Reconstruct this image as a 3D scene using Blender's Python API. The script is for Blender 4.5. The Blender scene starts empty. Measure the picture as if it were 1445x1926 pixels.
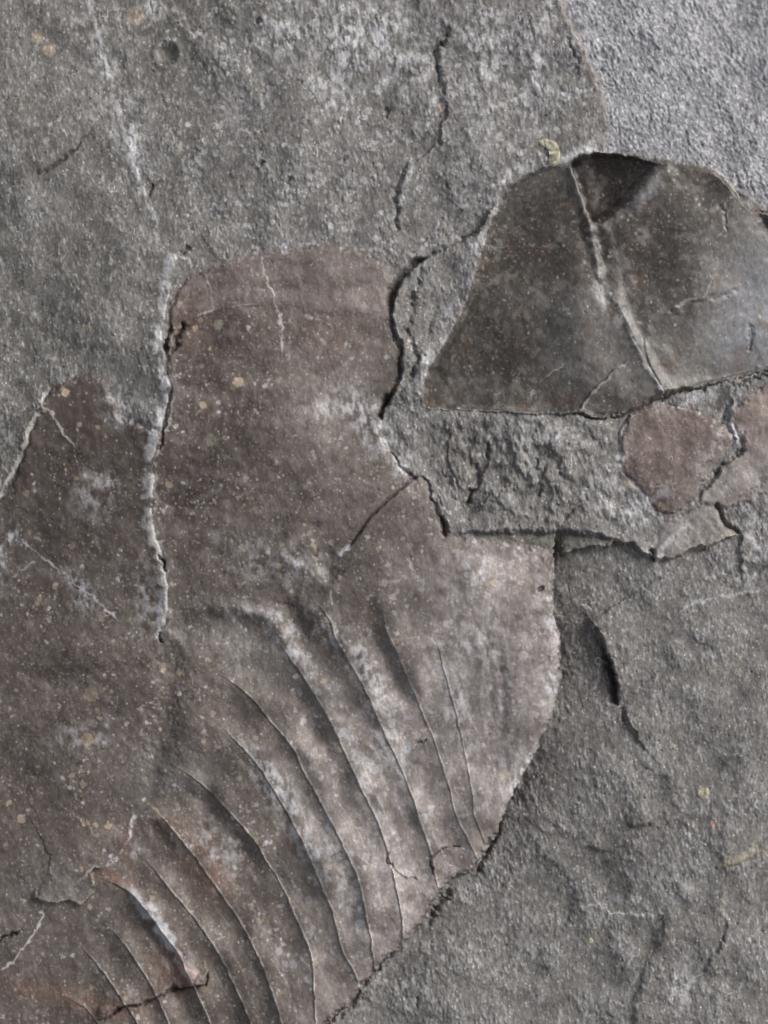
import bpy, math
import numpy as np

sc = bpy.context.scene
# ------------------------------------------------------------------ camera, light, exposure
S = 0.08 / 1445.0                 # metres per photo pixel: the frame is 8 cm wide
CX, CY, DIST = 722.5, 963.0, 8000.0
cam_d = bpy.data.cameras.new('camera')
cam = bpy.data.objects.new('camera', cam_d)
sc.collection.objects.link(cam)
sc.camera = cam
cam.location = (0, 0, DIST * S)
cam_d.sensor_fit = 'VERTICAL'
cam_d.sensor_height = 24.0
cam_d.lens = 24.0 * DIST / 1926.0
cam_d.clip_start = 0.01
cam_d.clip_end = 20.0
cam_d.dof.use_dof = True
cam_d.dof.focus_distance = (DIST - 8) * S
cam_d.dof.aperture_fstop = 6.3

SUN_EL, SUN_AZ = 33.0, 58.0       # azimuth clockwise from +Y (top of the photo)
world = bpy.data.worlds.new('World')
sc.world = world
world.use_nodes = True
wn = world.node_tree.nodes
sky = wn.new('ShaderNodeTexSky')
sky.sky_type = 'NISHITA'
sky.sun_disc = False
sky.sun_elevation = math.radians(SUN_EL)
sky.sun_rotation = math.radians(SUN_AZ)
sky.air_density = 1.0
sky.dust_density = 5.0
sky.ozone_density = 1.0
hs = wn.new('ShaderNodeHueSaturation')      # thin overcast: the blue is washed out
hs.inputs['Saturation'].default_value = 0.30
world.node_tree.links.new(sky.outputs[0], hs.inputs['Color'])
world.node_tree.links.new(hs.outputs[0], wn['Background'].inputs[0])
wn['Background'].inputs[1].default_value = 0.09
sun_d = bpy.data.lights.new('sun', 'SUN')
sun_d.energy = 1.5
sun_d.angle = math.radians(24)
sun_d.color = (1.0, 0.975, 0.94)
sun = bpy.data.objects.new('sun', sun_d)
sc.collection.objects.link(sun)
sun.rotation_euler = (math.radians(90 - SUN_EL), 0, math.radians(180 - SUN_AZ))
sc.view_settings.view_transform = 'Standard'
sc.view_settings.look = 'None'
sc.view_settings.exposure = 0.45
sc.view_settings.gamma = 1.0
sc.view_settings.use_curve_mapping = False

# ------------------------------------------------------------------ the grid that all rock and shell is cut from
STEP = 1.6
def axis(a, b):
    inner = np.arange(a, b, STEP)
    g, out = STEP, []
    p = inner[-1]
    while p < b + 1300:
        g *= 1.06; p += g; out.append(p)
    lo, g, p = [], STEP, inner[0]
    while p > a - 1300:
        g *= 1.06; p -= g; lo.append(p)
    return np.array(lo[::-1] + list(inner) + out)
xs, ys = axis(-30, 1475), axis(-30, 1956)
NX, NY = len(xs), len(ys)
X, Y = np.meshgrid(xs, ys)
X = X.astype(np.float32); Y = Y.astype(np.float32)
rng = np.random.default_rng(7)

# ---- periodic noise tiles made by filtering white noise, sampled anywhere
NT = 2048
TEXEL = 1.5
_fy = np.fft.fftfreq(NT)[:, None]; _fx = np.fft.rfftfreq(NT)[None, :]
def tile(lo, hi, beta=1.0, ang=0.0, stretch=1.0, seed=0):
    """noise with wavelengths lo..hi (px); stretch>1 makes it long along direction ang (deg, y down)"""
    r = np.random.default_rng(seed)
    F = np.fft.rfft2(r.standard_normal((NT, NT)))
    a = math.radians(ang); c, s = math.cos(a), math.sin(a)
    u = (_fx * c + _fy * s) * stretch; v = -_fx * s + _fy * c
    f = np.sqrt(u * u + v * v) / TEXEL + 1e-9
    amp = f ** (-beta) * np.exp(-(f * lo) ** 4 * 0.7) * (1 - np.exp(-(f * hi) ** 4))
    t = np.fft.irfft2(F * amp, s=(NT, NT))
    return (t / t.std()).astype(np.float32)
def samp(t, x, y, ox=0.0, oy=0.0):
    u = (x / TEXEL + ox); v = (y / TEXEL + oy)
    iu = np.floor(u).astype(np.int32); iv = np.floor(v).astype(np.int32)
    fu = (u - iu).astype(np.float32); fv = (v - iv).astype(np.float32)
    i0 = iu & (NT - 1); i1 = (iu + 1) & (NT - 1); j0 = iv & (NT - 1); j1 = (iv + 1) & (NT - 1)
    return (t[j0, i0] * (1 - fu) + t[j0, i1] * fu) * (1 - fv) + (t[j1, i0] * (1 - fu) + t[j1, i1] * fu) * fv
def noise(lo, hi, beta=1.0, ang=0.0, stretch=1.0, seed=0):
    return samp(tile(lo, hi, beta, ang, stretch, seed), X, Y)
def sm(a, b, x):
    t = np.clip((x - a) / (b - a), 0, 1)
    return t * t * (3 - 2 * t)

w1 = noise(14, 60, 1.2, seed=1); w2 = noise(14, 60, 1.2, seed=2)
w3 = noise(6, 24, 0.8, seed=3); w4 = noise(6, 24, 0.8, seed=4)
XR = X + 1.7 * w1 + .9 * w3; YR = Y + 1.7 * w2 + .9 * w4        # rough broken edges
XT = X + 0.45 * w1 + 0.2 * w3
XS = X + 0.9 * w1 + 0.35 * w3; YS = Y + 0.9 * w2 + 0.35 * w4      # smooth shell edges

# ---- curves and areas
def spline(pts, step=7.0, closed=False):
    P = np.array(pts, float)
    if len(P) == 2: Q = np.vstack([2 * P[0] - P[1], P, 2 * P[1] - P[0]])
    elif closed: Q = np.vstack([P[-1], P, P[0], P[1]])
    else: Q = np.vstack([2 * P[0] - P[1], P, 2 * P[-1] - P[-2]])
    out = []
    for i in range(len(Q) - 3):
        p0, p1, p2, p3 = Q[i:i + 4]
        n = max(2, int(np.hypot(*(p2 - p1)) / step))
        t = np.linspace(0, 1, n, endpoint=False)[:, None]
        out.append(0.5 * (2 * p1 + (p2 - p0) * t + (2 * p0 - 5 * p1 + 4 * p2 - p3) * t ** 2 + (-p0 + 3 * p1 - 3 * p2 + p3) * t ** 3))
    if not closed: out.append(Q[-2][None, :])
    return np.vstack(out)
BIG = 1e6
def curve(pts, rad, rough=True, closed=False, step=7.0):
    """distance d (capped), side (+ = right hand of travel, on screen), t = 0..1 along it"""
    P = spline(pts, step, closed)
    if closed: P = np.vstack([P, P[:1]])
    WX, WY = (XR, YR) if rough else (XS, YS)
    D = np.full(X.shape, BIG, np.float32); SD = np.zeros(X.shape, np.float32); T = np.zeros(X.shape, np.float32)
    seg = P[1:] - P[:-1]; L = np.hypot(seg[:, 0], seg[:, 1]) + 1e-9; cum = np.concatenate([[0], np.cumsum(L)])
    m = rad + 10
    for k in range(len(seg)):
        a, b = P[k], P[k + 1]
        i0, i1 = np.searchsorted(xs, [min(a[0], b[0]) - m, max(a[0], b[0]) + m])
        j0, j1 = np.searchsorted(ys, [min(a[1], b[1]) - m, max(a[1], b[1]) + m])
        if i1 <= i0 or j1 <= j0: continue
        sl = (slice(j0, j1), slice(i0, i1))
        px = WX[sl] - a[0]; py = WY[sl] - a[1]
        t = np.clip((px * seg[k, 0] + py * seg[k, 1]) / L[k] ** 2, 0, 1)
        d = np.hypot(px - t * seg[k, 0], py - t * seg[k, 1])
        s = np.sign(seg[k, 0] * py - seg[k, 1] * px)
        up = d < D[sl]
        D[sl] = np.where(up, d, D[sl]); SD[sl] = np.where(up, s, SD[sl])
        T[sl] = np.where(up, (cum[k] + t * L[k]) / cum[-1], T[sl])
    return D, SD, T
def inside(pts, rough=True, step=12.0, smooth=True):
    P = spline(pts, step, True) if smooth else np.array(pts, float)
    WX, WY = (XR, YR) if rough else (XS, YS)
    M = np.zeros(X.shape, bool)
    j0, j1 = np.searchsorted(ys, [P[:, 1].min() - 12, P[:, 1].max() + 12])
    i0, i1 = np.searchsorted(xs, [P[:, 0].min() - 12, P[:, 0].max() + 12])
    sl = (slice(j0, j1), slice(i0, i1)); x = WX[sl]; y = WY[sl]; m = M[sl]
    Q = np.roll(P, -1, 0)
    for (ax, ay), (bx, by) in zip(P, Q):
        if ay == by: continue
        r0, r1 = np.searchsorted(ys[j0:j1], [min(ay, by) - 12, max(ay, by) + 12])
        xx = x[r0:r1]; yy = y[r0:r1]
        m[r0:r1] ^= ((ay > yy) != (by > yy)) & (xx < (bx - ax) * (yy - ay) / (by - ay) + ax)
    return M
def area(pts, rad=40, rough=True):
    """signed distance, + inside, capped at rad"""
    M = inside(pts, rough); D, _, _ = curve(pts, rad, rough, True, 12.0)
    return np.where(M, 1, -1) * np.minimum(D, rad)
def ends(T, a=0.12, b=0.12):
    r = np.ones_like(T)
    if a > 0: r = r * sm(0, a, T)
    if b > 0: r = r * sm(0, b, 1 - T)
    return r

H = np.zeros(X.shape, np.float32)
def scarp(pts, h, fall, side=1, a=0.12, b=0.12, rough=True, edge=1.6, other=0.0):
    """a broken edge: the given side stands h proud and dies away over `fall` px"""
    global H
    R = fall * 3.2
    D, SD, T = curve(pts, R, rough)
    sd = SD * D * side
    f = np.where(D < R, sm(-edge, edge, sd) * np.exp(-np.clip(sd, 0, None) / fall) * sm(R, R * 0.55, D), 0)
    if other: f = f - np.where(D < R, other * sm(edge, -edge, sd) * np.exp(-np.clip(-sd, 0, None) / fall) * sm(R, R * 0.55, D), 0)
    L = np.hypot(*np.diff(np.array(pts, float), axis=0).T).sum()
    wd = .7 * np.minimum(D, R) / L
    k = 1.0
    if a > 0: k = k * sm(0, 1, T / np.minimum(a + wd, .6))
    if b > 0: k = k * sm(0, 1, (1 - T) / np.minimum(b + wd, .6))
    H += (h * f * k).astype(np.float32)
def groove(pts, depth, w, a=0.15, b=0.15, rough=True, vary=0.0, seed=0):
    global H
    D, SD, T = curve(pts, w * 4, rough)
    k = ends(T, a, b)
    if vary:
        r = np.random.default_rng(seed).uniform(1 - vary, 1 + vary * 0.4, 24)
        k = k * np.interp(T, np.linspace(0, 1, 24), r)
    H -= (depth * k * np.exp(-(D / (w * (0.5 + 0.5 * k) + .01)) ** 2)).astype(np.float32)
def gash(pts, depth, fall, side=1, a=.2, b=.2, rough=False, vary=0.0, seed=0):
    """undercut beside an edge: a sheer wall at the curve, floor rising away on the given side"""
    global H
    D, SD, T = curve(pts, fall * 4, rough)
    sd = SD * D * side; k = ends(T, a, b)
    if vary: k = k * np.interp(T, np.linspace(0, 1, 18), np.random.default_rng(seed).uniform(1 - vary, 1, 18))
    f = np.where(D < fall * 4, sm(-.6, 1.2, sd) * np.exp(-(np.clip(sd, 0, None) / (fall * (.3 + .7 * k))) ** 2), 0)
    H -= (depth * f * k).astype(np.float32)
def bump(x, y, rx, ry, h, ang=0.0, p=2.0):
    global H
    a = math.radians(ang); dx, dy = X - x, Y - y
    u = (dx * math.cos(a) + dy * math.sin(a)) / rx; v = (-dx * math.sin(a) + dy * math.cos(a)) / ry
    H += (h * np.exp(-(u * u + v * v) ** (p / 2))).astype(np.float32)
def blob(x, y, rx, ry, ang=0.0):
    a = math.radians(ang); dx, dy = X - x, Y - y
    u = (dx * math.cos(a) + dy * math.sin(a)) / rx; v = (-dx * math.sin(a) + dy * math.cos(a)) / ry
    return np.exp(-(u * u + v * v))

def blob_(x, y, rx, ry): return np.exp(-(((X - x) / rx) ** 2 + ((Y - y) / ry) ** 2))
n_big = noise(160, 900, 1.5, seed=11)
n_mid = noise(45, 260, 1.3, seed=12)
n_sml = noise(16, 70, 1.0, seed=13)
g_fine = noise(4.2, 16, 0.4, ang=82, stretch=2.3, seed=14)
g_mid = noise(8, 34, 0.9, ang=74, stretch=2.0, seed=15)
g_diag = noise(5, 18, 0.5, ang=62, stretch=1.9, seed=16)
g_dot = noise(5, 15, 0.2, seed=17)
g_dot2 = noise(7, 26, 0.3, seed=18)
g_vein = noise(22, 110, 1.2, ang=80, stretch=1.4, seed=19)
g_blot = noise(30, 150, 1.0, seed=20)
g_blot2 = noise(18, 80, 0.8, seed=21)
g_strk = noise(5, 30, 0.7, ang=84, stretch=2.6, seed=22)

# ------------------------------------------------------------------ outlines traced on the bedding plane
RIGHT_EDGE = [(795, 893), (812, 925), (826, 965), (838, 1003), (880, 1011), (940, 1018), (1000, 1030), (1041, 1041), (1040, 1085),
              (1038, 1135), (1048, 1190), (1052, 1250), (1046, 1310), (1030, 1362), (1003, 1418), (984, 1455), (955, 1515), (932, 1570),
              (900, 1618), (884, 1640), (845, 1655), (818, 1690), (786, 1745), (740, 1792), (700, 1832), (668, 1876), (612, 1930), (560, 1990), (500, 2060)]
TOP_EDGE = [(335, 548), (352, 524), (388, 508), (430, 492), (490, 478), (560, 466), (625, 462), (690, 480), (730, 512), (742, 555), (738, 600),
            (750, 645), (757, 680), (752, 710), (735, 748), (718, 790), (722, 825), (745, 862), (776, 893)]
main_poly = [(-700, 1300), (-500, 1120), (-200, 1030), (0, 938), (32, 880), (60, 805), (84, 748), (118, 720), (150, 708), (185, 705), (203, 722),
             (215, 752), (232, 785), (268, 800), (303, 806), (316, 780), (320, 735), (315, 690), (312, 640), (322, 585)] + TOP_EDGE + RIGHT_EDGE + \
            [(300, 2120), (-100, 2080), (-450, 1950), (-680, 1650)]
sd_main = area(main_poly, 60, True)
in_main = sd_main > 0

frag_poly = [(1066, 304), (1030, 312), (1000, 322), (965, 345), (938, 390), (916, 440), (905, 482), (882, 556), (852, 618), (826, 662), (802, 704), (795, 742),
             (802, 768), (870, 771), (950, 774), (1012, 779), (1084, 776), (1130, 788), (1187, 774), (1222, 757), (1263, 741), (1325, 727), (1385, 712), (1445, 695),
             (1540, 668), (1640, 600), (1650, 500), (1560, 420), (1470, 392), (1430, 396), (1400, 380), (1381, 356), (1360, 332), (1322, 314), (1272, 306),
             (1222, 297), (1152, 285), (1102, 289)]
sd_frag = area(frag_poly, 60, False)
oval_poly = [(1180, 786), (1190, 777), (1232, 764), (1275, 764), (1325, 782), (1366, 803), (1378, 822), (1374, 838), (1352, 872), (1322, 915), (1300, 945), (1268, 968), (1244, 964),
             (1222, 942), (1190, 905), (1167, 872), (1168, 835), (1174, 803)]
sd_oval = area(oval_poly, 40, True)
shard_poly = [(1382, 775), (1420, 738), (1450, 718), (1560, 690), (1620, 780), (1560, 880), (1480, 905), (1430, 935), (1370, 955), (1330, 950), (1315, 935), (1345, 900),
              (1372, 868), (1400, 845), (1395, 815), (1380, 800)]
sd_shard = area(shard_poly, 40, True)
apron_poly = [(1245, 985), (1290, 968), (1335, 950), (1352, 965), (1368, 985), (1394, 1001), (1350, 1018), (1290, 1040), (1228, 1056), (1234, 1020)]
sd_apron = area(apron_poly, 30, False)
band_poly = [(846, 1004), (900, 1000), (960, 999), (1050, 1000), (1112, 1004), (1182, 1021), (1112, 1029), (1044, 1040), (1000, 1029), (940, 1017), (880, 1010)]
sd_band = area(band_poly, 30, False)

# ------------------------------------------------------------------ large relief
fy = Y
H += 7 * n_big + (2.2 - 1.3 * sm(-20, 10, sd_main)) * n_mid
H += -0.055 * np.clip(520 - fy, 0, 900)                      # the bed dips away at the top
H += -0.02 * np.clip(700 - X, 0, 1500) * sm(900, 1500, Y)    # and towards the lower left
# upper right facet, tilted to the light
FACET = [(1010, -400), (1035, -60), (1052, 0), (1082, 60), (1112, 122), (1136, 190), (1145, 250), (1135, 275), (1160, 284), (1222, 298), (1325, 312), (1385, 350), (1440, 392), (1560, 440), (1900, 520)]
facet_poly = FACET + [(2900, 520), (2900, -1500), (1010, -1500)]
sd_facet = area(facet_poly, 700, True)
facet = sd_facet > 0
H += np.where(facet, -0.22 * np.clip(sd_facet, 0, 700), 0).astype(np.float32) + 5 * sm(3, -3, sd_facet) * np.exp(-np.clip(-sd_facet, 0, None) / 60)
# long low swells in the plain rock
bump(230, 620, 190, 120, 9, 40)
bump(600, 330, 200, 130, 7)
bump(880, 330, 110, 150, 12, 0)
bump(1290, 1200, 170, 120, 10, 10)
bump(1240, 1480, 220, 150, 8)
scarp([(1262, 1690), (1240, 1760), (1215, 1830), (1198, 1880), (1188, 1960)], 9, 60, side=-1, edge=10)
scarp([(1366, 1718), (1362, 1765), (1340, 1800), (1318, 1835)], 10, 60, side=-1, edge=5)
scarp([(1075, 1715), (1108, 1700), (1130, 1702), (1150, 1716), (1190, 1718), (1230, 1722)], 4, 40, side=1, edge=3)
scarp([(1345, 1636), (1385, 1622), (1445, 1600), (1500, 1590)], 7, 60, side=-1, edge=6, b=0)
scarp([(1362, 1660), (1364, 1740), (1360, 1800)], 4, 50, side=1, edge=4)
scarp([(1090, 1590), (1150, 1600), (1200, 1570), (1250, 1520)], 6, 50, side=-1, edge=6)
scarp([(1000, 1600), (1060, 1640), (1080, 1690), (1060, 1760)], 5, 60, side=-1, edge=8)
scarp([(1180, 1560), (1225, 1545), (1260, 1520)], 7, 50, side=-1, edge=6)

# ------------------------------------------------------------------ the large trilobite
up = sm(0, 9, sd_main)
H += (6 * up).astype(np.float32)
H += (np.where(in_main, -9 * np.exp(-np.clip(sd_main, 0, 60) / 16), 0) * 0).astype(np.float32)
# left cheek and central lobe: two broad pillows divided by the ridge
RIDGE = [(345, 478), (330, 492), (324, 525), (316, 560), (309, 592), (304, 622), (308, 660), (315, 700), (320, 742), (316, 790), (300, 822), (290, 862),
         (289, 905), (286, 960), (291, 1002), (305, 1042), (311, 1082), (315, 1120), (310, 1162), (308, 1205)]
bump(170, 900, 150, 190, 20, 20)
bump(500, 800, 240, 300, 34, -20, 2.6)
bump(640, 900, 160, 170, 12)
bump(120, 1300, 260, 200, 14)
bump(150, 1560, 170, 120, 10, -10)
Dr, Sr, Tr = curve(RIDGE, 70, False)
H += (np.where(Dr < 70, 4.5 * np.exp(-(Dr / 18) ** 2) * ends(Tr, .05, .08), 0)).astype(np.float32)
scarp(RIDGE[2:], 2, 30, side=1, a=.05, b=.1, edge=3.0, rough=False)
for k, (a, b) in enumerate([((323, 605), (311, 668)), ((322, 730), (313, 812)), ((312, 790), (300, 850)), ((300, 1040), (312, 1075)), ((299, 1185), (305, 1212))]):
    groove([a, ((a[0] + b[0]) / 2 + 2, (a[1] + b[1]) / 2), b], 13, 2.6, .2, .2)
groove([(352, 602), (340, 625), (330, 655), (322, 672)], 14, 4.5)
# axial furrow running on below the ridge: a shaded trough
groove([(312, 1190), (325, 1260), (315, 1330), (305, 1400), (290, 1460), (270, 1520)], 13, 26, .2, .25)
groove([(20, 1400), (90, 1380), (160, 1350), (240, 1330)], 4, 14)
groove([(30, 1265), (110, 1280), (200, 1262), (300, 1245)], 4, 16)
# front rim of the head: a low band
scarp([(335, 610), (385, 590), (440, 576), (520, 572), (600, 585), (680, 590), (735, 600)], 4, 30, side=-1, edge=12)
groove([(345, 545), (400, 520), (480, 500), (560, 490)], 2, 10)
# back edge of the head, above the segments
groove([(318, 1180), (367, 1180), (410, 1172), (470, 1190), (510, 1230)], 8, 28, .15, .2)
H += 0
bump(470, 1150, 75, 14, 8, 8)
bump(540, 1205, 14, 62, 8, -38)
bump(590, 1085, 70, 16, 6, 30)
groove([(530, 1120), (556, 1168), (582, 1205)], 15, 24, .35, .3)
groove([(610, 1020), (622, 1075), (640, 1100)], 8, 20, .3, .3)

# segments: x of every suture as a function of y (all run downwards)
SUT = [
 [(35, 1848), (69, 1862), (114, 1872), (149, 1890), (173, 1910), (230, 1990)],
 [(60, 1765), (110, 1766), (138, 1772), (166, 1796), (201, 1838), (235, 1886), (256, 1920), (300, 2000)],
 [(150, 1712), (194, 1737), (228, 1768), (256, 1807), (284, 1852), (304, 1893), (318, 1926), (350, 2000)],
 [(150, 1642), (173, 1647), (214, 1661), (249, 1682), (277, 1713), (304, 1751), (332, 1786), (352, 1828), (375, 1875), (395, 1926), (410, 2000)],
 [(240, 1592), (259, 1606), (294, 1640), (329, 1682), (367, 1727), (408, 1786), (436, 1841), (464, 1903), (472, 1926), (500, 2010)],
 [(262, 1500), (277, 1512), (311, 1544), (346, 1585), (381, 1630), (432, 1703), (467, 1758), (493, 1812), (512, 1862), (530, 1920), (550, 2000)],
 [(270, 1420), (294, 1426), (346, 1450), (387, 1481), (432, 1526), (482, 1584), (501, 1616), (532, 1668), (556, 1723), (580, 1775), (588, 1812), (592, 1876), (594, 1930), (595, 2000)],
 [(385, 1325), (405, 1354), (443, 1392), (484, 1437), (532, 1512), (573, 1589), (598, 1647), (625, 1713), (646, 1789), (667, 1826), (690, 1900)],
 [(370, 1246), (394, 1258), (440, 1285), (477, 1316), (505, 1352), (549, 1403), (570, 1448), (598, 1499), (636, 1568), (660, 1620), (674, 1647), (688, 1710), (696, 1755), (702, 1795), (712, 1880)],
 [(480, 1165), (520, 1205), (570, 1271), (598, 1316), (629, 1372), (653, 1425), (681, 1485), (715, 1557), (733, 1616), (750, 1689), (757, 1737), (757, 1780), (760, 1850)],
 [(560, 1098), (584, 1123), (622, 1168), (630, 1197), (663, 1254), (688, 1299), (715, 1361), (744, 1423), (771, 1485), (791, 1547), (809, 1599), (818, 1645), (830, 1700)],
 [(704, 1090), (719, 1140), (726, 1181), (746, 1226), (771, 1282), (791, 1334), (814, 1386), (829, 1431), (847, 1488), (857, 1533), (874, 1566), (900, 1620)],
 [(780, 1100), (815, 1190), (838, 1270), (857, 1341), (874, 1420), (888, 1495), (892, 1535), (920, 1600)],
]
NS = len(SUT)
thorax_poly = [(700, 1020), (760, 1000), (820, 985), (838, 1003), (1042, 1030), (1080, 1250), (1000, 1480), (930, 1640), (860, 1680), (700, 1880), (560, 2060),
               (-40, 2060), (-40, 1755), (20, 1742), (69, 1694), (121, 1694), (152, 1697), (173, 1682), (176, 1646), (221, 1615), (244, 1575), (254, 1510), (270, 1470), (268, 1420),
               (330, 1350), (372, 1262), (395, 1210), (450, 1168), (520, 1150), (575, 1098), (640, 1068)]
sd_thor = area(thorax_poly, 40, True)
in_thor = (sd_thor > 0) & in_main
tm = sm(-6, 34, sd_thor)
F = []
yy_ = Y[:, 0]
for pts in SUT:
    P = spline(pts, 6.0)
    o = np.argsort(P[:, 1]); py, px = P[o, 1], P[o, 0]
    s0 = (px[6] - px[0]) / max(py[6] - py[0], 4.0); s0 = min(s0, 3.0)
    s1 = (px[-1] - px[-7]) / max(py[-1] - py[-7], 4.0)
    f = np.interp(ys, py, px)
    f = np.where(ys < py[0], px[0] + (ys - py[0]) * s0, f); f = np.where(ys > py[-1], px[-1] + (ys - py[-1]) * s1, f)
    c = 1 / np.sqrt(1 + np.gradient(f, ys) ** 2)
    F.append((f.astype(np.float32)[:, None], np.clip(c, .35, 1).astype(np.float32)[:, None], pts[1][1], pts[-2][1]))
seg_id = np.full(X.shape, 0, np.int32)
for i, (f, c, y0, y1) in enumerate(F):
    seg_id += (XT > f).astype(np.int32)
amp =  [12, 13, 14, 16, 14, 14, 14, 14, 13, 14, 12, 8, 5]
start = [1, 1, 1, 1, 1, 1, 1, 1, 1, .8, .7, .6, .5]
for i, (f, c, y0, y1) in enumerate(F):
    d = (XT - f) * c
    A = amp[i]
    wob = 1 + .18 * n_mid
    on = sm(y0 - 12, y0 + 60, Y) * tm
    # suture: the left segment climbs to it, the right one starts proud and sinks away
    prof = np.where(d < 0, .42 / (1 + (d / 24.0) ** 2) + .44 * np.exp(d / 26.0), 1 / (1 + (d / 36.0) ** 2))
    H += (A * wob * prof * on * (np.abs(d) < 160)).astype(np.float32)
    H += (-.35 * np.exp(-((d + 2.2) / 1.7) ** 2) * on).astype(np.float32)
    if i == 3: H += (7 * sm(-1.5, 1.5, d) * np.exp(-np.clip(d, 0, None) / 26) * sm(110, 60, d) * on * sm(1850, 1815, Y)).astype(np.float32)
    H += (0.9 * np.exp(-((d - 1.2) / 1.4) ** 2) * on).astype(np.float32)
# deeper local troughs that read dark
groove([(690, 1110), (700, 1160), (716, 1215), (742, 1275), (775, 1345)], 10, 24, .3, .35, rough=False)
groove([(560, 1280), (580, 1330), (600, 1390), (625, 1440)], 9, 22, .3, .4, rough=False)
groove([(330, 1470), (380, 1505), (415, 1540), (470, 1610), (500, 1660)], 7, 19, .25, .4, rough=False)
groove([(275, 1535), (310, 1580), (330, 1610)], 6, 14, .3, .4, rough=False)
groove([(262, 1722), (290, 1765), (318, 1805), (335, 1840)], 5, 9, .25, .2, rough=False)
bump(560, 1520, 20, 110, 7, -28)
bump(800, 1290, 30, 160, 6, -22)
bump(900, 1180, 70, 150, 12, -15)
bump(830, 1190, 190, 260, 20, -20)
bump(975, 1200, 50, 160, 10, -5)
groove([(930, 1200), (945, 1300), (940, 1400)], 3, 10)
groove([(905, 1180), (925, 1290), (920, 1400)], 2.5, 8)
# outer flank rolls down to the broken margin
H -= (np.where(in_main, 9 * np.exp(-np.clip(sd_main, 0, 60) / 13.0), 0) * sm(540, 640, X) * sm(1030, 1130, Y)).astype(np.float32)
# the ground beside the flank is lower and climbs to the flake on the right
scarp(RIGHT_EDGE[7:20], 17, 60, side=1, a=.02, b=.15, edge=2.5, other=.0)
D_, S_, T_ = curve(RIGHT_EDGE[7:27], 200, True)
valley = np.where(S_ < 0, np.exp(-D_ / 62.0) * sm(200, 100, D_), 0) * ends(T_, .0, .2) * (X > 560)
H -= (34 * valley * (1 + .15 * n_mid)).astype(np.float32)
groove([(948, 1520), (938, 1560), (922, 1590), (908, 1622), (892, 1648)], 15, 5, .2, .1, vary=.5, seed=3)
groove([(850, 1655), (838, 1685), (822, 1705), (800, 1750)], 16, 7, .25, .25, vary=.6, seed=4)
groove([(752, 1782), (722, 1808), (694, 1838), (672, 1868), (655, 1895), (610, 1926), (590, 1950)], 13, 6, .15, .1, vary=.5, seed=5)
groove([(870, 1870 - 80), (845, 1760), (800, 1790)], 4, 12)
groove([(784, 1870), (786, 1885), (785, 1898)], 6, 2.5)
# small plate broken out at the tip
for p in ([(816, 1645), (813, 1630), (810, 1613), (826, 1599), (850, 1593), (876, 1595)],):
    groove(p, 7, 1.7, .05, .1, vary=.4, seed=6)
    scarp(p, 4, 16, side=1, a=.05, b=.1, edge=1.2)
groove([(733, 1612), (742, 1635), (765, 1650), (790, 1655)], 4, 2.0)
groove([(730, 1600), (728, 1618), (740, 1625)], 5, 2.0)
groove([(782, 1401), (792, 1393), (803, 1388)], 6, 2.2)
# bottom left fracture across the segments
BOT = [(180, 1925), (221, 1900), (242, 1893), (270, 1886), (292, 1877), (318, 1862), (340, 1857), (363, 1852), (384, 1848), (390, 1832), (388, 1800)]
groove(BOT, 13, 3.6, .1, .2, vary=.6, seed=8)
scarp(BOT, 16, 34, side=-1, a=.1, b=.15, edge=2)
# grey skin that overlaps the segments, lower left
scarp([(60, 1694), (69, 1692), (97, 1697), (121, 1693), (152, 1697), (173, 1683), (175, 1646), (176, 1636), (221, 1613), (243, 1571), (253, 1526)], 12, 60, side=-1, a=.03, b=.2, edge=1.8)
groove([(-20, 1772), (0, 1768), (22, 1756), (45, 1748)], 13, 2.6, 0, .3)
# crack across the shell, from the notch down-left
groove([(786, 895), (764, 912), (740, 932), (712, 958), (690, 982), (672, 1008), (655, 1030), (640, 1046)], 8, 2.2, .05, .2, rough=False)
scarp([(790, 892), (764, 912), (740, 932), (712, 958), (690, 982), (672, 1008), (655, 1030), (640, 1046)], 5, 40, side=-1, a=.02, b=.3, edge=1.4, rough=False)
bump(905, 1110, 25, 60, 5, -20)

# ------------------------------------------------------------------ rock between the fossils
LEDGE = [(948, 372), (930, 392), (917, 408), (905, 428), (880, 447), (848, 462), (815, 478), (785, 498), (762, 522), (748, 548), (739, 582), (738, 600), (750, 640), (757, 672), (754, 706),
         (742, 735), (726, 765), (718, 792), (722, 825), (746, 862), (776, 893), (798, 900), (814, 930), (828, 968), (836, 1003)]
scarp(LEDGE[:18], 18, 60, side=-1, a=.1, b=.15, edge=3.4)
scarp(LEDGE[18:], 8, 40, side=-1, a=.3, b=.02, edge=2.0)
bump(1010, 880, 120, 90, 14)
H -= (8 * blob_(830, 850, 60, 60)).astype(np.float32)
gash(LEDGE[6:12], 26, 12, side=1, a=.3, b=.25)
groove([(912, 415), (896, 436), (860, 458), (815, 478), (778, 500)], 10, 4, .2, .1, vary=.4, seed=12)
groove([(752, 640), (757, 675), (752, 712)], 8, 3)
gash(LEDGE[15:18], 26, 10, side=1, a=.3, b=.15)
groove([(776, 645), (782, 668), (778, 695), (772, 712)], 12, 5)
groove([(800, 500), (788, 525), (776, 560), (768, 620), (774, 660)], 9, 7, vary=.5, seed=13)
groove([(826, 575), (815, 600), (800, 640)], 5, 7)
groove([(888, 915), (884, 935), (876, 950)], 14, 5)
groove([(900, 870), (898, 895), (890, 915)], 9, 6)
groove([(828, 965), (832, 985), (836, 1004), (841, 975)], 16, 4, .15, .15)
groove([(958, 908), (936, 930), (920, 950)], 6, 3)
groove([(915, 830), (918, 850), (914, 862)], 8, 4)
groove([(1008, 860), (1006, 885)], 7, 4); groove([(1018, 905), (1012, 935)], 6, 4)
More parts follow.
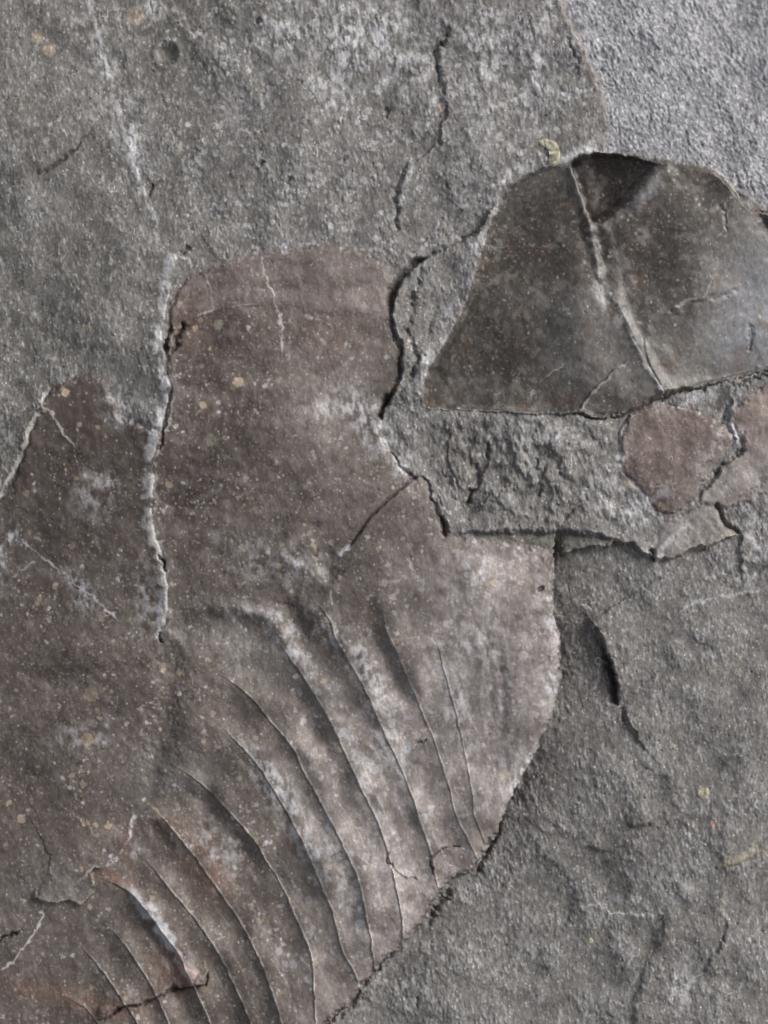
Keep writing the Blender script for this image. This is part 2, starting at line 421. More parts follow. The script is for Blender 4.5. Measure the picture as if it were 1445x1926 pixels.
rr = blob(960, 880, 190, 110, 4) * sm(3, 12, -sd_main) * sm(3, 12, -sd_frag) * sm(3, 12, -sd_oval)
H += (rr * (.6 * g_strk + 1.1 * n_sml + 1.8 * n_mid + 3 * sm(-.15, .15, n_mid + .5 * n_sml))).astype(np.float32)
for p, h, f_ in [([(905, 828), (918, 858), (908, 895), (888, 932), (872, 952)], 7, 30), ([(1034, 868), (1018, 900), (1004, 935)], 5, 26), ([(962, 905), (925, 935), (880, 962)], 6, 26), ([(1066, 798), (1030, 830), (1000, 846)], 5, 30), ([(850, 800), (842, 850), (858, 905)], 5, 26), ([(1010, 800), (1000, 830)], 4, 20), ([(1120, 930), (1080, 960), (1050, 990)], 4, 30)]:
    scarp(p, h, f_, side=-1, a=.25, b=.25, edge=1.5)
# ledge underside above the valley
scarp([(846, 1004), (960, 999), (1050, 1000), (1112, 1004), (1182, 1021)], 17, 70, side=-1, a=.15, b=.15, edge=5)
scarp([(1044, 1041), (1080, 1036), (1112, 1030), (1182, 1022), (1225, 1046), (1250, 1050), (1310, 1032), (1396, 1003)], 20, 40, side=-1, a=.03, b=.1, edge=2.2)
groove([(1224, 1030), (1229, 1048), (1226, 1058)], 12, 4)
scarp([(1396, 1000), (1394, 1030), (1395, 1070), (1400, 1090)], 9, 30, side=-1, a=.1, b=.3, edge=3)
groove([(1345, 944), (1354, 962), (1364, 984), (1386, 999), (1398, 1004)], 15, 3.6, .1, .15, rough=False)
# flake edge on the right
FLAKE = [(1102, 1150), (1110, 1168), (1128, 1190), (1136, 1212), (1148, 1240), (1160, 1275), (1164, 1300), (1163, 1330), (1176, 1350), (1205, 1392), (1225, 1425)]
scarp(FLAKE[:8], 27, 130, side=-1, a=.15, b=.3, edge=1.5, rough=False)
scarp(FLAKE[7:], 9, 26, side=-1, a=.1, b=.5, edge=1.8)
gash(FLAKE[2:8], 34, 13, side=1, a=.55, b=.08)
groove([(1166, 1330), (1176, 1352), (1180, 1360)], 8, 3)

# upper left and top fractures
scarp([(72, 332), (90, 318), (110, 302), (128, 290), (150, 268), (172, 245)], 6, 60, side=-1, a=.1, b=.3, edge=2, rough=False)
groove([(74, 332), (92, 318), (112, 301), (132, 288), (152, 264), (168, 246), (178, 226)], 11, 3.4, .1, .5, rough=False)
scarp([(842, 30), (840, 76), (820, 90), (826, 125), (833, 166), (843, 208), (829, 242), (829, 263), (806, 286), (778, 300), (758, 325), (748, 350), (746, 415), (738, 455)], 7, 80, side=-1, a=.1, b=.15, edge=2.2)
groove([(840, 40), (840, 76), (820, 90), (826, 125), (834, 170)], 10, 5, vary=.6, seed=20)
groove([(770, 312), (754, 335), (747, 365), (746, 410), (742, 445)], 7, 5, vary=.6, seed=21)
groove([(729, 198), (727, 215), (725, 226)], 8, 4)
groove([(480, 40), (492, 30)], 7, 4); groove([(478, 320), (492, 310), (495, 300)], 7, 3.5); groove([(530, 345), (545, 340), (550, 330)], 6, 3)
groove([(275, 370), (284, 355), (290, 343)], 7, 3)
groove([(342, 478), (352, 470), (358, 464)], 8, 3.5)
# small round pit
Dp = np.hypot((X - 312) * 1.0, (Y - 97) * .92)
H -= (12 * sm(26, 4, Dp)).astype(np.float32) - (2.0 * np.exp(-((Dp - 25) / 5) ** 2)).astype(np.float32)
# facet rim near the fragment
groove([(1062, 60), (1074, 88), (1092, 118)], 4, 3)

# ------------------------------------------------------------------ the smooth shell fragment, upper right
fr = sm(-3, 12, sd_frag)
inf = sd_frag > 0
dome = 22 * np.exp(-(((X - 1200) / 330) ** 2 + ((Y - 560) / 260) ** 2) ** 1.3)
flat = np.where(inf, sm(0, 10, sd_frag), 0)
H = (H * (1 - flat * .75) + (dome - 4) * flat).astype(np.float32)
fxr = np.interp(ys, [300, 440, 560, 640, 760], [1090, 1130, 1150, 1190, 1262])[:, None]
crest = 1345 + .45 * (560 - Y)
prof2 = np.where(X < fxr, -.15 * np.clip(fxr - X, 0, 400), 0) + np.where(X > fxr, (.12 * (X - fxr) - 10 * sm(0, 30, X - fxr) - .48 * 45 * np.log1p(np.exp(np.clip((X - crest) / 45, -8, 8)))) * sm(780, 700, Y), 0)
H += ((prof2 + 2.5 * noise(90, 240, 1.2, seed=71)) * flat).astype(np.float32)
scarp([(940, 388), (916, 440), (905, 482), (882, 556), (852, 618), (826, 662), (802, 704), (795, 742)], 5, 24, side=1, a=.1, b=.1, edge=7, rough=False)
groove([(975, 338), (952, 362), (938, 392), (922, 432)], 11, 4, .2, .3, rough=False)
# hollow under the upper rim
hol = area([(1072, 306), (1100, 291), (1152, 288), (1222, 301), (1262, 312), (1232, 330), (1208, 356), (1180, 388), (1150, 412), (1120, 428), (1100, 388), (1084, 345)], 60, False)
Dfold, Sfold, Tfold = curve([(1290, 312), (1262, 316), (1236, 331), (1212, 354), (1184, 386), (1154, 410), (1118, 432)], 260, False)
fold = sm(2, 24, np.where(Sfold > 0, Dfold, 0))
H -= (inf * sm(-1, 7, hol) * fold * (9 + .40 * np.clip((1262 - X) * .6 + (Y - 290) * .6, 0, 200))).astype(np.float32)
groove([(1120, 425), (1128, 470), (1140, 540), (1150, 600)], 11, 20, .15, .4, rough=False)
# rim of the hollow and its ridges
def rib(pts, h, w, a=.1, b=.1, rough=False):
    groove(pts, -h, w, a, b, rough)
rib([(1072, 312), (1084, 350), (1098, 395), (1112, 440), (1124, 500), (1132, 538)], 11, 9, .02)
rib([(1135, 540), (1158, 572), (1182, 610), (1196, 650), (1212, 685), (1232, 718), (1256, 746)], 2, 6, .2, .05)
rib([(1275, 316), (1240, 330), (1216, 354), (1190, 384), (1160, 405)], 15, 17, .15, .35)
bump(1250, 372, 50, 26, 8, -40)
bump(1330, 370, 50, 36, -9, 20)
bump(1088, 600, 48, 120, 14, -8)
bump(985, 400, 50, 70, -8, -20)
rib([(1330, 325), (1362, 340), (1382, 358)], 4, 8)
groove([(1350, 380), (1362, 410), (1366, 440)], 3, 4)
scarp([(1086, 776), (1104, 748), (1130, 720), (1158, 694), (1186, 680)], 6, 50, side=1, a=.02, b=.3, edge=1.5, rough=False)
scarp([(1000, 765), (1008, 735), (1030, 708), (1068, 684)], 2, 30, side=1, a=.1, b=.3, edge=2, rough=False)
scarp([(1213, 630), (1216, 672), (1236, 712), (1256, 748)], 4, 40, side=-1, a=.15, b=.02, edge=1.6, rough=False)
groove([(1262, 600), (1290, 578), (1350, 560), (1400, 540)], 3, 5)
groove([(1262, 580), (1280, 590)], -3, 4)
bump(1400, 640, 90, 60, 6, -20)
groove([(1408, 605), (1415, 640), (1408, 665)], 4, 5)
# dark joint along its lower side
scarp([(800, 770), (870, 772), (950, 775), (1000, 779), (1084, 778)], 6, 50, side=-1, a=.1, b=0, edge=1.6, rough=False)
JOINT = [(1000, 780), (1040, 778), (1084, 777), (1105, 782), (1132, 788), (1187, 774), (1222, 757), (1263, 741), (1325, 727), (1360, 717), (1445, 695), (1540, 668)]
scarp(JOINT, 10, 40, side=-1, a=.15, b=0, edge=1.8, rough=False)
groove(JOINT, 12, 3.4, .2, 0, rough=True, vary=.4, seed=30)
groove([(1445, 704), (1405, 716), (1385, 730), (1378, 742)], 9, 3, 0, .2)
groove([(830, 770), (900, 771), (960, 774)], 3, 3)
groove([(1425, 405), (1440, 415), (1450, 430), (1470, 440)], 24, 11, .3, 0)
groove([(1430, 395), (1445, 398), (1470, 402)], 12, 4, .3, 0)

# ------------------------------------------------------------------ oval shell, shard, apron
H += (5 * sm(-2, 6, sd_oval) + 5 * sm(0, 38, sd_oval)).astype(np.float32)
H -= (1.5 * np.exp(-(sd_oval / 3.0) ** 2)).astype(np.float32)
scarp([(1190, 776), (1172, 800), (1166, 838), (1167, 872)], 8, 18, side=-1, a=.1, b=.3, edge=3)
H += (6 * sm(-2, 6, sd_shard) + 3 * sm(0, 38, sd_shard)).astype(np.float32)
groove([(1400, 842), (1380, 862), (1358, 878), (1337, 905), (1312, 932), (1300, 948)], 11, 3.4, .05, .35, vary=.5, seed=31)
groove([(1376, 762), (1364, 785), (1356, 800)], 9, 5)
groove([(1372, 812), (1388, 818), (1398, 836)], 7, 4)
rib([(1378, 745), (1380, 775), (1376, 800), (1390, 828)], 6, 4)
H += (5 * sm(-1, 10, sd_apron) * (1 - .6 * sm(1240, 1400, X))).astype(np.float32)
groove([(1445, 900), (1400, 935), (1370, 960)], 4, 5)

# ------------------------------------------------------------------ fine relief
smooth_m = np.clip(sm(0, 6, sd_main) + sm(0, 5, sd_frag) + sm(0, 5, sd_oval) + sm(0, 5, sd_shard) + sm(0, 5, sd_apron) + sm(0, 4, sd_band), 0, 1)
fac_m = sm(-4, 10, sd_facet)
rough_m = 1 - smooth_m
soft_ul = 1 - .45 * sm(700, 100, X) * sm(900, 500, Y)
sharp_r = 1 - .15 * sm(900, 1100, X) * sm(1000, 1100, Y)
patchy = .45 + .75 * sm(-1.2, 1.2, .8 * n_mid + .6 * g_blot)
H += (rough_m * soft_ul * sharp_r * patchy * (0.34 * g_fine + 0.22 * g_mid + .45 * n_sml + .18 * g_strk + .5 * sm(.3, 1.2, n_sml) + .9 * sm(-.1, .12, n_mid + .35 * g_blot2))).astype(np.float32)
H += (fac_m * (0.62 * g_diag + 0.2 * g_mid)).astype(np.float32)
H += (smooth_m * (0.07 * g_fine + 0.10 * g_mid + .35 * n_sml)).astype(np.float32)
H += (smooth_m * (-1.1 * sm(2.3, 3.1, g_dot2) + .7 * sm(2.2, 3.0, g_dot))).astype(np.float32)
H += (rough_m * (-2.2 * sm(2.0, 3.0, g_dot2) + 1.2 * sm(2.0, 3.0, g_dot))).astype(np.float32)
H += (-5 * sm(7, 3, np.hypot((X - 1016) / 1.3, Y - 1107 + .3 * (X - 1016)))).astype(np.float32)

# ------------------------------------------------------------------ mineral colour (own colour of the stone, with some light and shade painted in)
def lin(r, g, b): return np.array([((c / 255) / 12.92 if c / 255 < .04045 else ((c / 255 + .055) / 1.055) ** 2.4) for c in (r, g, b)], np.float32)
GREY = lin(111, 108, 105); GREYG = lin(99, 96, 91); GREYB = lin(124, 125, 131)
SHELL = lin(93, 84, 78); SHELLD = lin(64, 54, 48); DARK = lin(79, 74, 68); DARKB = lin(60, 52, 47)
PALE = lin(190, 189, 193); TAN = lin(178, 160, 138); BONE = lin(190, 185, 178); RUST = lin(118, 88, 74); LILAC = lin(140, 131, 127)
C = np.empty(X.shape + (3,), np.float32); C[:] = GREY
def mix(col, m):
    global C
    m = np.clip(m, 0, 1)[..., None].astype(np.float32)
    C = C * (1 - m) + col * m
mix(GREYG, sm(760, 250, X + .3 * Y) * .9 + .25 * n_mid)
mix(GREYB, .15 * sm(.2, 1.6, n_mid))
mix(GREYB, fac_m * .85)  # cool skylight on the tilted facet, put into its colour
mix(lin(84, 80, 76), .45 * blob(1160, 1600, 120, 60, -10) + .4 * blob(1225, 1820, 30, 90, 15) + .35 * blob(1330, 1790, 20, 60, 20))  # dark patch, plus shade along the lower steps painted into the rock
mix(lin(94, 89, 85), blob(1090, 1160, 60, 190, -8) * .8)  # shade of the valley beside the flank, painted into the rock colour
mix(lin(96, 91, 87), blob(880, 860, 60, 70) * .7)  # ledge side turned from the sun, its shade painted in
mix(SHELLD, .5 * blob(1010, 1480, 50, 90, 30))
# shells
mS = sm(-1.5, 1.5, sd_main)
mix(SHELL, mS)
mix(SHELLD, mS * np.clip(.9 * blob(180, 880, 150, 150) + .9 * blob(430, 700, 140, 120) + .85 * blob(400, 900, 130, 160) + .7 * blob(120, 1180, 200, 160) + .5 * blob(80, 1480, 160, 120), 0, 1) * (.75 + .25 * g_blot))
mix(lin(112, 102, 98), mS * .85 * inside([(325, 545), (352, 500), (430, 470), (560, 440), (700, 450), (770, 540), (760, 600), (680, 588), (600, 583), (520, 570), (440, 574), (385, 588), (335, 610)], False))
mix(SHELLD, mS * np.clip(1.0 * blob(400, 645, 100, 55, -8) + .5 * blob(640, 620, 90, 40) + .6 * blob(380, 880, 80, 100), 0, 1))
mix(SHELLD, mS * np.clip(.6 * blob(303, 1330, 26, 130) + .5 * blob(556, 1165, 34, 40, 30) + .45 * blob(590, 1345, 16, 70, -15) + .5 * blob(706, 1160, 15, 60, -12) + .5 * blob(350, 1500, 60, 18, 35) + .45 * blob(370, 1130, 60, 30) + .5 * blob(460, 1480, 18, 90, -38) + .4 * blob(300, 1560, 20, 50, -35), 0, 1) * (.8 + .25 * g_blot2))  # brown shell in the troughs, deepened with painted shade
hb = samp(tile(22, 130, .6, ang=0, stretch=4.5, seed=61), X, Y + .0006 * (X - 520) ** 2)
mix(SHELLD, mS * np.clip(.30 * hb, 0, .6) * sm(1150, 950, Y)); mix(lin(112, 101, 97), mS * np.clip(-.22 * hb, 0, .5) * sm(1150, 950, Y))
lil = np.clip(sm(640, 900, X) * sm(900, 1100, Y) + .75 * sm(480, 640, X) * sm(1180, 1350, Y) + .5 * blob(640, 700, 110, 160), 0, 1)
mix(LILAC, mS * lil * np.clip(.72 + .2 * g_blot, 0, 1))
mix(GREY, mS * np.clip(.7 * blob(270, 750, 60, 50) + .6 * blob(480, 1220, 130, 60, 25) + .55 * blob(320, 1460, 90, 60) + .5 * blob(130, 1660, 120, 40, -10), 0, 1))
mix(RUST, .62 * mS * np.clip(.95 * blob(100, 1872, 100, 20, 14) + .9 * blob(330, 1820, 40, 60, -30) + .8 * blob(215, 1650, 50, 14, 20) + .5 * blob(240, 1600, 20, 60, -20) + .6 * blob(400, 1640, 26, 60, -30) + .5 * blob(380, 1640, 50, 60) + .45 * blob(200, 1650, 60, 16, 15) + .4 * blob(360, 600, 40, 60) +
                       .35 * blob(330, 1560, 40, 50) + .3 * blob(620, 640, 60, 60) + .35 * blob(240, 1900, 90, 30), 0, 1))
mF = sm(-1.5, 1.5, sd_frag)
mix(DARK, mF)
mix(lin(62, 51, 44), mF * sm(-3, 10, hol) * sm(0, 22, np.where(Sfold > 0, Dfold, 0)) * .9)  # brown of the hollow, darkened further with its shade painted in
mix(DARKB, mF * np.clip(.9 * blob(1160, 350, 80, 60) + .8 * blob(1000, 470, 90, 60) + .8 * blob(1180, 470, 70, 90) + .5 * blob(1280, 480, 120, 80) + .6 * blob(940, 690, 110, 60), 0, 1) * (.8 + .2 * g_blot))  # dark shell tone, with shade of hollow and turned-away sides painted in
mix(GREY, mF * np.clip(.95 * blob(1410, 580, 100, 130, -10) + .55 * blob(1330, 660, 130, 60) + .6 * blob(1130, 700, 120, 60) + .65 * blob(1085, 610, 50, 90) + .4 * blob(1150, 620, 40, 60) + .3 * blob(880, 730, 60, 40) + .7 * blob(1215, 355, 26, 50, 40) + .4 * blob(1040, 330, 60, 30), 0, 1))  # grey patches paint light on the dome so that it reads rounded
mix(GREYB, mF * np.clip(.9 * blob(1430, 570, 70, 120, 5) + .5 * blob(1385, 640, 60, 50) + .6 * blob(1215, 360, 14, 44, 38), 0, 1))  # bluish sky sheen on right lobe and fold, put into the colour
mO = sm(-1.5, 1.5, sd_oval); mix(lin(100, 88, 82), mO * .9); mix(RUST, mO * .12); mix(GREY, mO * .8 * blob(1345, 900, 40, 60, 40))
mH = sm(-1.5, 1.5, sd_shard); mix(LILAC, mH * .75); mix(RUST, mH * .3 * sm(860, 800, Y))
mA = sm(-1.5, 1.5, sd_apron); mix(LILAC, mA * .45)
mB = sm(-1.5, 1.5, sd_band); mix(GREYG, mB)
# mottling
mix(PALE, np.clip(.16 * sm(.8, 2.4, g_mid) + .26 * sm(0.4, 2.2, g_strk) + .3 * sm(.9, 2.4, g_fine), 0, 1) * (1 - .8 * smooth_m))
mix(DARKB, .30 * sm(.7, 2.4, -g_mid) * (1 - .6 * smooth_m) + (1 - .8 * smooth_m) * ( .28 * sm(.6, 2.2, -g_strk) + .25 * sm(.8, 2.4, -g_fine)))
mix(PALE, sm(.9, 2.4, g_dot) * np.clip(.24 + .12 * g_blot, .03, .45))
mix(TAN, smooth_m * sm(1.3, 2.4, samp(tile(6, 18, .2, seed=50), X, Y)) * .35)
mix(DARKB, sm(.9, 2.4, -g_dot) * .22)
cloud = noise(14, 70, .9, seed=91)
mix(lin(124, 117, 116), smooth_m * np.clip(.30 * sm(.1, 1.8, cloud) * (.5 + .5 * sm(-.8, .8, n_mid)), 0, 1))
mix(SHELLD, mS * .8 * blob(150, 770, 75, 62) + mS * .3 * blob(90, 900, 80, 100))
mix(lin(118, 114, 109), mF * np.clip(.5 * sm(.4, 1.6, cloud + .5 * n_mid), 0, 1))
mix(lin(96, 76, 62), mF * .35 * sm(.9, 2.0, g_blot))
thr3 = sm(.07, .02, np.abs(cloud)) * sm(.3, 1.2, g_blot2)
mix(PALE, thr3 * .35 * smooth_m)
# whitish bloom lying on the shell and rock in patches
bloom = np.zeros(X.shape, np.float32)
def patch(x, y, rx, ry, ang, k):
    global bloom
    bloom = np.maximum(bloom, k * blob(x, y, rx, ry, ang))
for p in [(700, 800, 28, 95, -38, .8), (640, 770, 60, 22, 10, .65), (745, 870, 16, 48, -35, .9), (520, 1480, 22, 80, -35, .85), (575, 1580, 18, 80, -30, .7), (700, 1280, 22, 90, -28, .7), (735, 1400, 26, 110, -22, .6),
          (620, 1190, 20, 60, -35, .45), (540, 1215, 14, 75, -38, .6), (470, 1150, 70, 12, 6, .55), (890, 1060, 22, 50, -15, .6), (900, 1200, 60, 120, -15, .35), (860, 1330, 25, 100, -15, .55), (960, 1450, 40, 60, 20, .5),
          (1030, 1160, 12, 50, -8, .75), (1032, 1285, 12, 34, 10, .85), (990, 1440, 16, 34, 30, .6), (300, 1740, 13, 70, -36, .95), (335, 1790, 15, 36, -30, .6), (700, 1500, 25, 120, -18, .4), (640, 1620, 22, 120, -18, .4),
          (545, 1190, 20, 30, -30, .4), (150, 1100, 40, 14, 38, .7), (165, 1125, 26, 26, 0, .45), (180, 930, 32, 40, 10, .5), (205, 910, 20, 14, 0, .5), (240, 770, 40, 30, 10, .5), (275, 1130, 16, 60, 0, .5),
          (255, 1600, 14, 14, 0, .6), (400, 1590, 30, 40, -30, .4), (440, 1600, 20, 26, 0, .45), (160, 1385, 50, 24, 0, .35), (480, 1050, 60, 40, 20, .35), (560, 1060, 50, 40, 30, .4), (860, 560, 14, 90, 22, .45),
          (800, 690, 8, 26, 10, .9), (895, 460, 10, 60, 25, .6), (1090, 285, 40, 10, -22, .8), (980, 310, 40, 14, -25, .5), (1310, 750, 60, 14, -16, .7), (1365, 790, 12, 60, 8, .6), (1385, 810, 16, 12, 0, .8), (1160, 900, 30, 60, 20, .3),
          (1000, 850, 26, 20, 0, .35), (1050, 820, 70, 18, 4, .4), (1180, 960, 80, 30, 25, .5), (1240, 930, 22, 20, 30, .6), (1420, 1010, 20, 60, 0, .6), (1260, 1010, 60, 16, -35, .35), (1410, 900, 60, 14, -28, .35),
          (1270, 1650, 60, 40, -20, .3), (1195, 1690, 30, 10, 0, .4), (1290, 1850, 26, 40, 30, .45), (240, 260, 26, 70, -12, .55), (195, 130, 24, 110, -14, .45), (220, 200, 50, 30, 0, .35), (690, 60, 100, 55, -20, .7), (540, 60, 60, 60, 0, .5), (640, 150, 40, 60, 30, .55), (900, 230, 40, 120, 10, .4), (1090, 60, 30, 60, -30, .4),
          (760, 110, 60, 60, 0, .5), (930, 90, 60, 80, 0, .55), (650, 110, 50, 30, -30, .5), (900, 40, 40, 30, 0, .35), (450, 200, 26, 26, 0, .45), (275, 20, 40, 20, -20, .5), (1010, 130, 40, 90, 0, .6), (1360, 100, 90, 60, -30, .25),
          (310, 1180, 16, 20, 0, .5), (1330, 870, 30, 30, 0, .2), (1140, 560, 16, 40, -25, .4), (1170, 600, 16, 34, -30, .4), (830, 1230, 40, 60, 0, .3), (20, 1010, 22, 10, -50, .9), (0, 1050, 10, 40, 0, .9)]:
    patch(*p)
tex = np.clip(.55 + .38 * g_blot2 + .40 * g_mid + .25 * g_strk + .2 * g_dot, 0, 1.35)
mix(PALE, np.clip(bloom * tex * .82, 0, .85))
# ring shaped and round pale spots in the bloom, as on the segments
def spots(n, box, rmin, rmax, col, k, seed, where=None, ring=0.0):
    r = np.random.default_rng(seed)
    m = np.zeros(X.shape, np.float32)
    for _ in range(n):
        x = r.uniform(box[0], box[2]); y = r.uniform(box[1], box[3]); rad = rmin * (rmax / rmin) ** (r.random() ** 2.2)
        i0, i1 = np.searchsorted(xs, [x - 3 * rad - 4, x + 3 * rad + 4]); j0, j1 = np.searchsorted(ys, [y - 3 * rad - 4, y + 3 * rad + 4])
        sl = (slice(j0, j1), slice(i0, i1))
        if i1 <= i0 or j1 <= j0: continue
        if where is not None and r.random() > where[(j0 + j1) // 2, (i0 + i1) // 2]: continue
        e = r.uniform(.65, 1.0); a = r.uniform(0, 3.14)
        dx = X[sl] + .8 * w3[sl] - x; dy = Y[sl] + .8 * w4[sl] - y
        d = np.hypot(dx * math.cos(a) + dy * math.sin(a), (-dx * math.sin(a) + dy * math.cos(a)) / e)
        v = sm(rad + .9, rad - .9, d)
        if ring and r.random() < ring: v = v * (.45 + .55 * sm(rad * .35, rad * .8, d))
        m[sl] = np.maximum(m[sl], v * r.uniform(.45, 1.0))
    mix(col, m * k)
    return m
w_seg = np.clip(lil * 1.0 * mS, 0, 1)
spots(1500, (440, 1000, 1050, 1850), 2.5, 9, PALE, .42, 41, w_seg, ring=.5)
spots(1700, (-20, 560, 1050, 1950), 2.0, 7.0, TAN, .5, 42, mS * np.clip(.4 + .4 * g_blot + .3 * n_mid, 0, 1))
spots(2600, (-20, 560, 1050, 1950), 1.6, 4.6, PALE, .6, 43, mS * np.clip(.35 + .4 * g_blot2 + .3 * n_mid, 0, 1))
spots(420, (800, 300, 1470, 1050), 1.3, 4.0, TAN, .45, 44, np.clip(mF + mO + mH, 0, 1))
spots(260, (800, 300, 1470, 1050), 1.3, 3.6, PALE, .5, 45, np.clip(mF + mO + mH, 0, 1))
rk = np.clip(rough_m, 0, 1)
spots(3400, (-20, -20, 1470, 1950), 1.6, 5.0, PALE, .5, 46, rk * (.35 + .65 * np.clip(sm(500, 100, Y) + fac_m + ((X > 760) & (Y < 1050)), 0, 1)))
spots(2200, (340, -20, 1150, 480), 2.0, 8.0, PALE, .55, 47, rk * np.clip(.35 + .5 * g_blot, 0, 1))
spots(4200, (1040, -20, 1470, 420), 1.5, 3.6, PALE, .6, 48, fac_m)
spots(600, (-20, -20, 1470, 1950), 1.5, 4.5, DARKB, .5, 49, rk)
# pale threads of calcite: wandering hairlines
thread = sm(.075, .02, np.abs(g_vein)) * sm(.2, 1.3, g_blot)
mix(PALE, thread * .6 * np.clip(rk * sm(0, 1, n_mid + .6), 0, 1))
thr2 = sm(.10, .03, np.abs(g_mid)) * sm(.6, 1.6, g_blot2)
mix(PALE, thr2 * .4 * rk)

veinmask = np.zeros(X.shape, np.float32)
def vein(pts, w, col, k, a=.1, b=.1, rough=True, h=0.0, gap=.35, keep=False):
    global H, veinmask
    D, SD, T = curve(pts, w * 3 + 3, rough)
    e = ends(T, a, b) * np.clip(1 + gap * (g_blot2 - .3), .15, 1.2)
    m = sm(w * 1.35, w * .45, D / (.35 + .65 * e + .01)) * np.clip(e, 0, 1)
    mix(col, m * k)
    if h: H += (h * m).astype(np.float32)
    if keep: veinmask = np.maximum(veinmask, m)
# rim of every segment carries a thin pale line
for i, (f, c, y0, y1) in enumerate(F):
    d = (XT - f) * c
    on = sm(y0 + 4, y0 + 60, Y) * np.clip(tm, 0, 1) * in_main * np.clip(.75 + .5 * g_blot2, .15, 1.1)
    k = [.2, .55, .55, .75, .55, .65, .6, .55, .55, .5, .5, .5, .2][i]
    mix(BONE, sm(2.7, .9, np.abs(d - .6)) * on * min(1, k * 1.15))
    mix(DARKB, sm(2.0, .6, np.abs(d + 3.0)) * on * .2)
# faint growth lines between the sutures
for i in range(1, NS - 1):
    for fr_, kk in ((.36, .16), (.68, .22)):
        f = F[i][0] * (1 - fr_) + F[i + 1][0] * fr_; c = F[i][1]
        d = (XT - f) * c
        y0 = max(F[i][2], F[i + 1][2]); y1 = min(F[i][3], F[i + 1][3])
        on = sm(y0 + 40, y0 + 150, Y) * sm(y1 + 40, y1 - 60, Y) * np.clip(tm, 0, 1) * in_main * np.clip(.5 + .7 * g_blot2, 0, 1)
        mix(PALE, sm(2.0, .7, np.abs(d)) * on * kk)
        H -= (.5 * np.exp(-((d + 1.5) / 1.6) ** 2) * on).astype(np.float32)
vein([(x - 5, y) for x, y in RIDGE], 12.0, PALE, .5, .02, .03, gap=.8, keep=True)
vein(RIDGE, 2.2, BONE, .5, .02, .03, h=.3, gap=1.1, rough=True)
vein([(x + 4, y) for x, y in RIDGE], 1.4, DARKB, .45, .02, .03, h=-.8, gap=1.4, rough=False)
vein([(x - 9, y) for x, y in RIDGE[3:12]], 7, PALE, .40, gap=.7)
vein([(x + 7, y + 4) for x, y in RIDGE[6:13]], 1.4, BONE, .6, gap=.4)
vein([(x - 5, y + 2) for x, y in RIDGE[10:18]], 2.0, BONE, .55, gap=.4)
vein([(160, -40), (166, 0), (176, 40), (190, 90), (204, 140), (222, 205), (238, 255), (248, 300), (262, 350), (280, 385), (292, 420), (296, 460), (300, 480)], 4.5, PALE, .45, 0, .1, h=1.0, gap=.5)
vein([(238, 215), (250, 260), (255, 310), (262, 345)], 3.0, PALE, .5, h=1)
vein([(-40, 965), (-12, 945), (4, 925), (20, 895), (38, 858), (52, 820), (62, 795), (78, 765), (84, 745), (96, 728)], 4.2, BONE, .85, 0, .1, h=2.0, keep=True)
vein([(72, 742), (78, 760), (84, 770), (100, 786), (118, 806), (127, 826), (145, 846)], 3.2, BONE, .6, h=1.2)
vein([(118, 660), (128, 676), (130, 692), (120, 705)], 1.6, BONE, .4); vein([(118, 658), (132, 648)], 3, BONE, .6)
vein([(212, 484), (210, 510), (208, 534)], 2.4, BONE, .4)
vein([(491, 478), (495, 505), (503, 530), (514, 560), (524, 590), (530, 625), (532, 665), (538, 690)], 2.5, BONE, .62, .03, .25, h=.8)
vein([(345, 612), (385, 590), (440, 576), (520, 572), (560, 576)], 1.8, PALE, .4, .1, .3, rough=False)
vein([(226, 1655), (262, 1694), (290, 1726), (318, 1764), (342, 1800), (368, 1845)], 13, PALE, .62, .2, .05, gap=.5)
vein([(318, 1775), (342, 1808), (370, 1842)], 14, lin(160, 128, 116), .5, .4, .05, gap=.3)
vein([(388, 512), (396, 540), (402, 562), (400, 588)], 1.7, BONE, .5, h=.5)
vein([(334, 478), (345, 482), (356, 492), (358, 505)], 2.6, BONE, .6)
vein([(24, 998), (48, 1022), (76, 1046), (114, 1074), (156, 1108), (187, 1133), (235, 1175)], 2.2, PALE, .6)
vein([(69, 1050), (48, 1066), (31, 1081), (7, 1104)], 1.8, PALE, .4)
vein([(82, 1700), (76, 1725), (71, 1748), (56, 1768), (45, 1782), (31, 1803), (12, 1818), (0, 1826)], 2.2, BONE, .85, .03, .05, h=1)
vein([(138, 1665), (158, 1650), (176, 1634), (200, 1626), (221, 1613), (236, 1590), (247, 1555), (253, 1524)], 3.0, PALE, .6, h=.6)
vein([(66, 1692), (97, 1696), (121, 1692), (152, 1696), (172, 1683)], 2.4, TAN, .6)
vein([(278, 1512), (300, 1530), (311, 1535)], 4, TAN, .5)
vein([(660, 1022), (645, 1040), (636, 1048)], 4, PALE, .9, .1, .1)
vein([(764, 1046), (772, 1066), (784, 1091)], 1.6, BONE, .5)
vein([(586, 1014), (590, 1028), (595, 1040)], 3.6, TAN, .7); vein([(620, 1108), (622, 1125), (626, 1140)], 2, BONE, .5)
vein([(1052, 0), (1082, 60), (1112, 125), (1130, 190), (1138, 245)], 7.5, lin(134, 126, 122), .75, 0, .1, gap=.1)
vein([(1080, 290), (1110, 284), (1150, 285), (1158, 288)], 3.4, BONE, .75, .15, .1, h=1)
vein([(1340, 316), (1362, 330), (1382, 356), (1392, 378)], 2.2, BONE, .5)
vein([(1360, 380), (1364, 400), (1370, 415), (1350, 450)], 1.8, BONE, .45)
vein([(916, 462), (960, 462), (1010, 462), (1040, 464)], 1.6, BONE, .35)
vein([(1072, 312), (1084, 350), (1098, 395), (1112, 440)], 5.0, lin(118, 116, 112), .6, .03, .1, gap=.9)
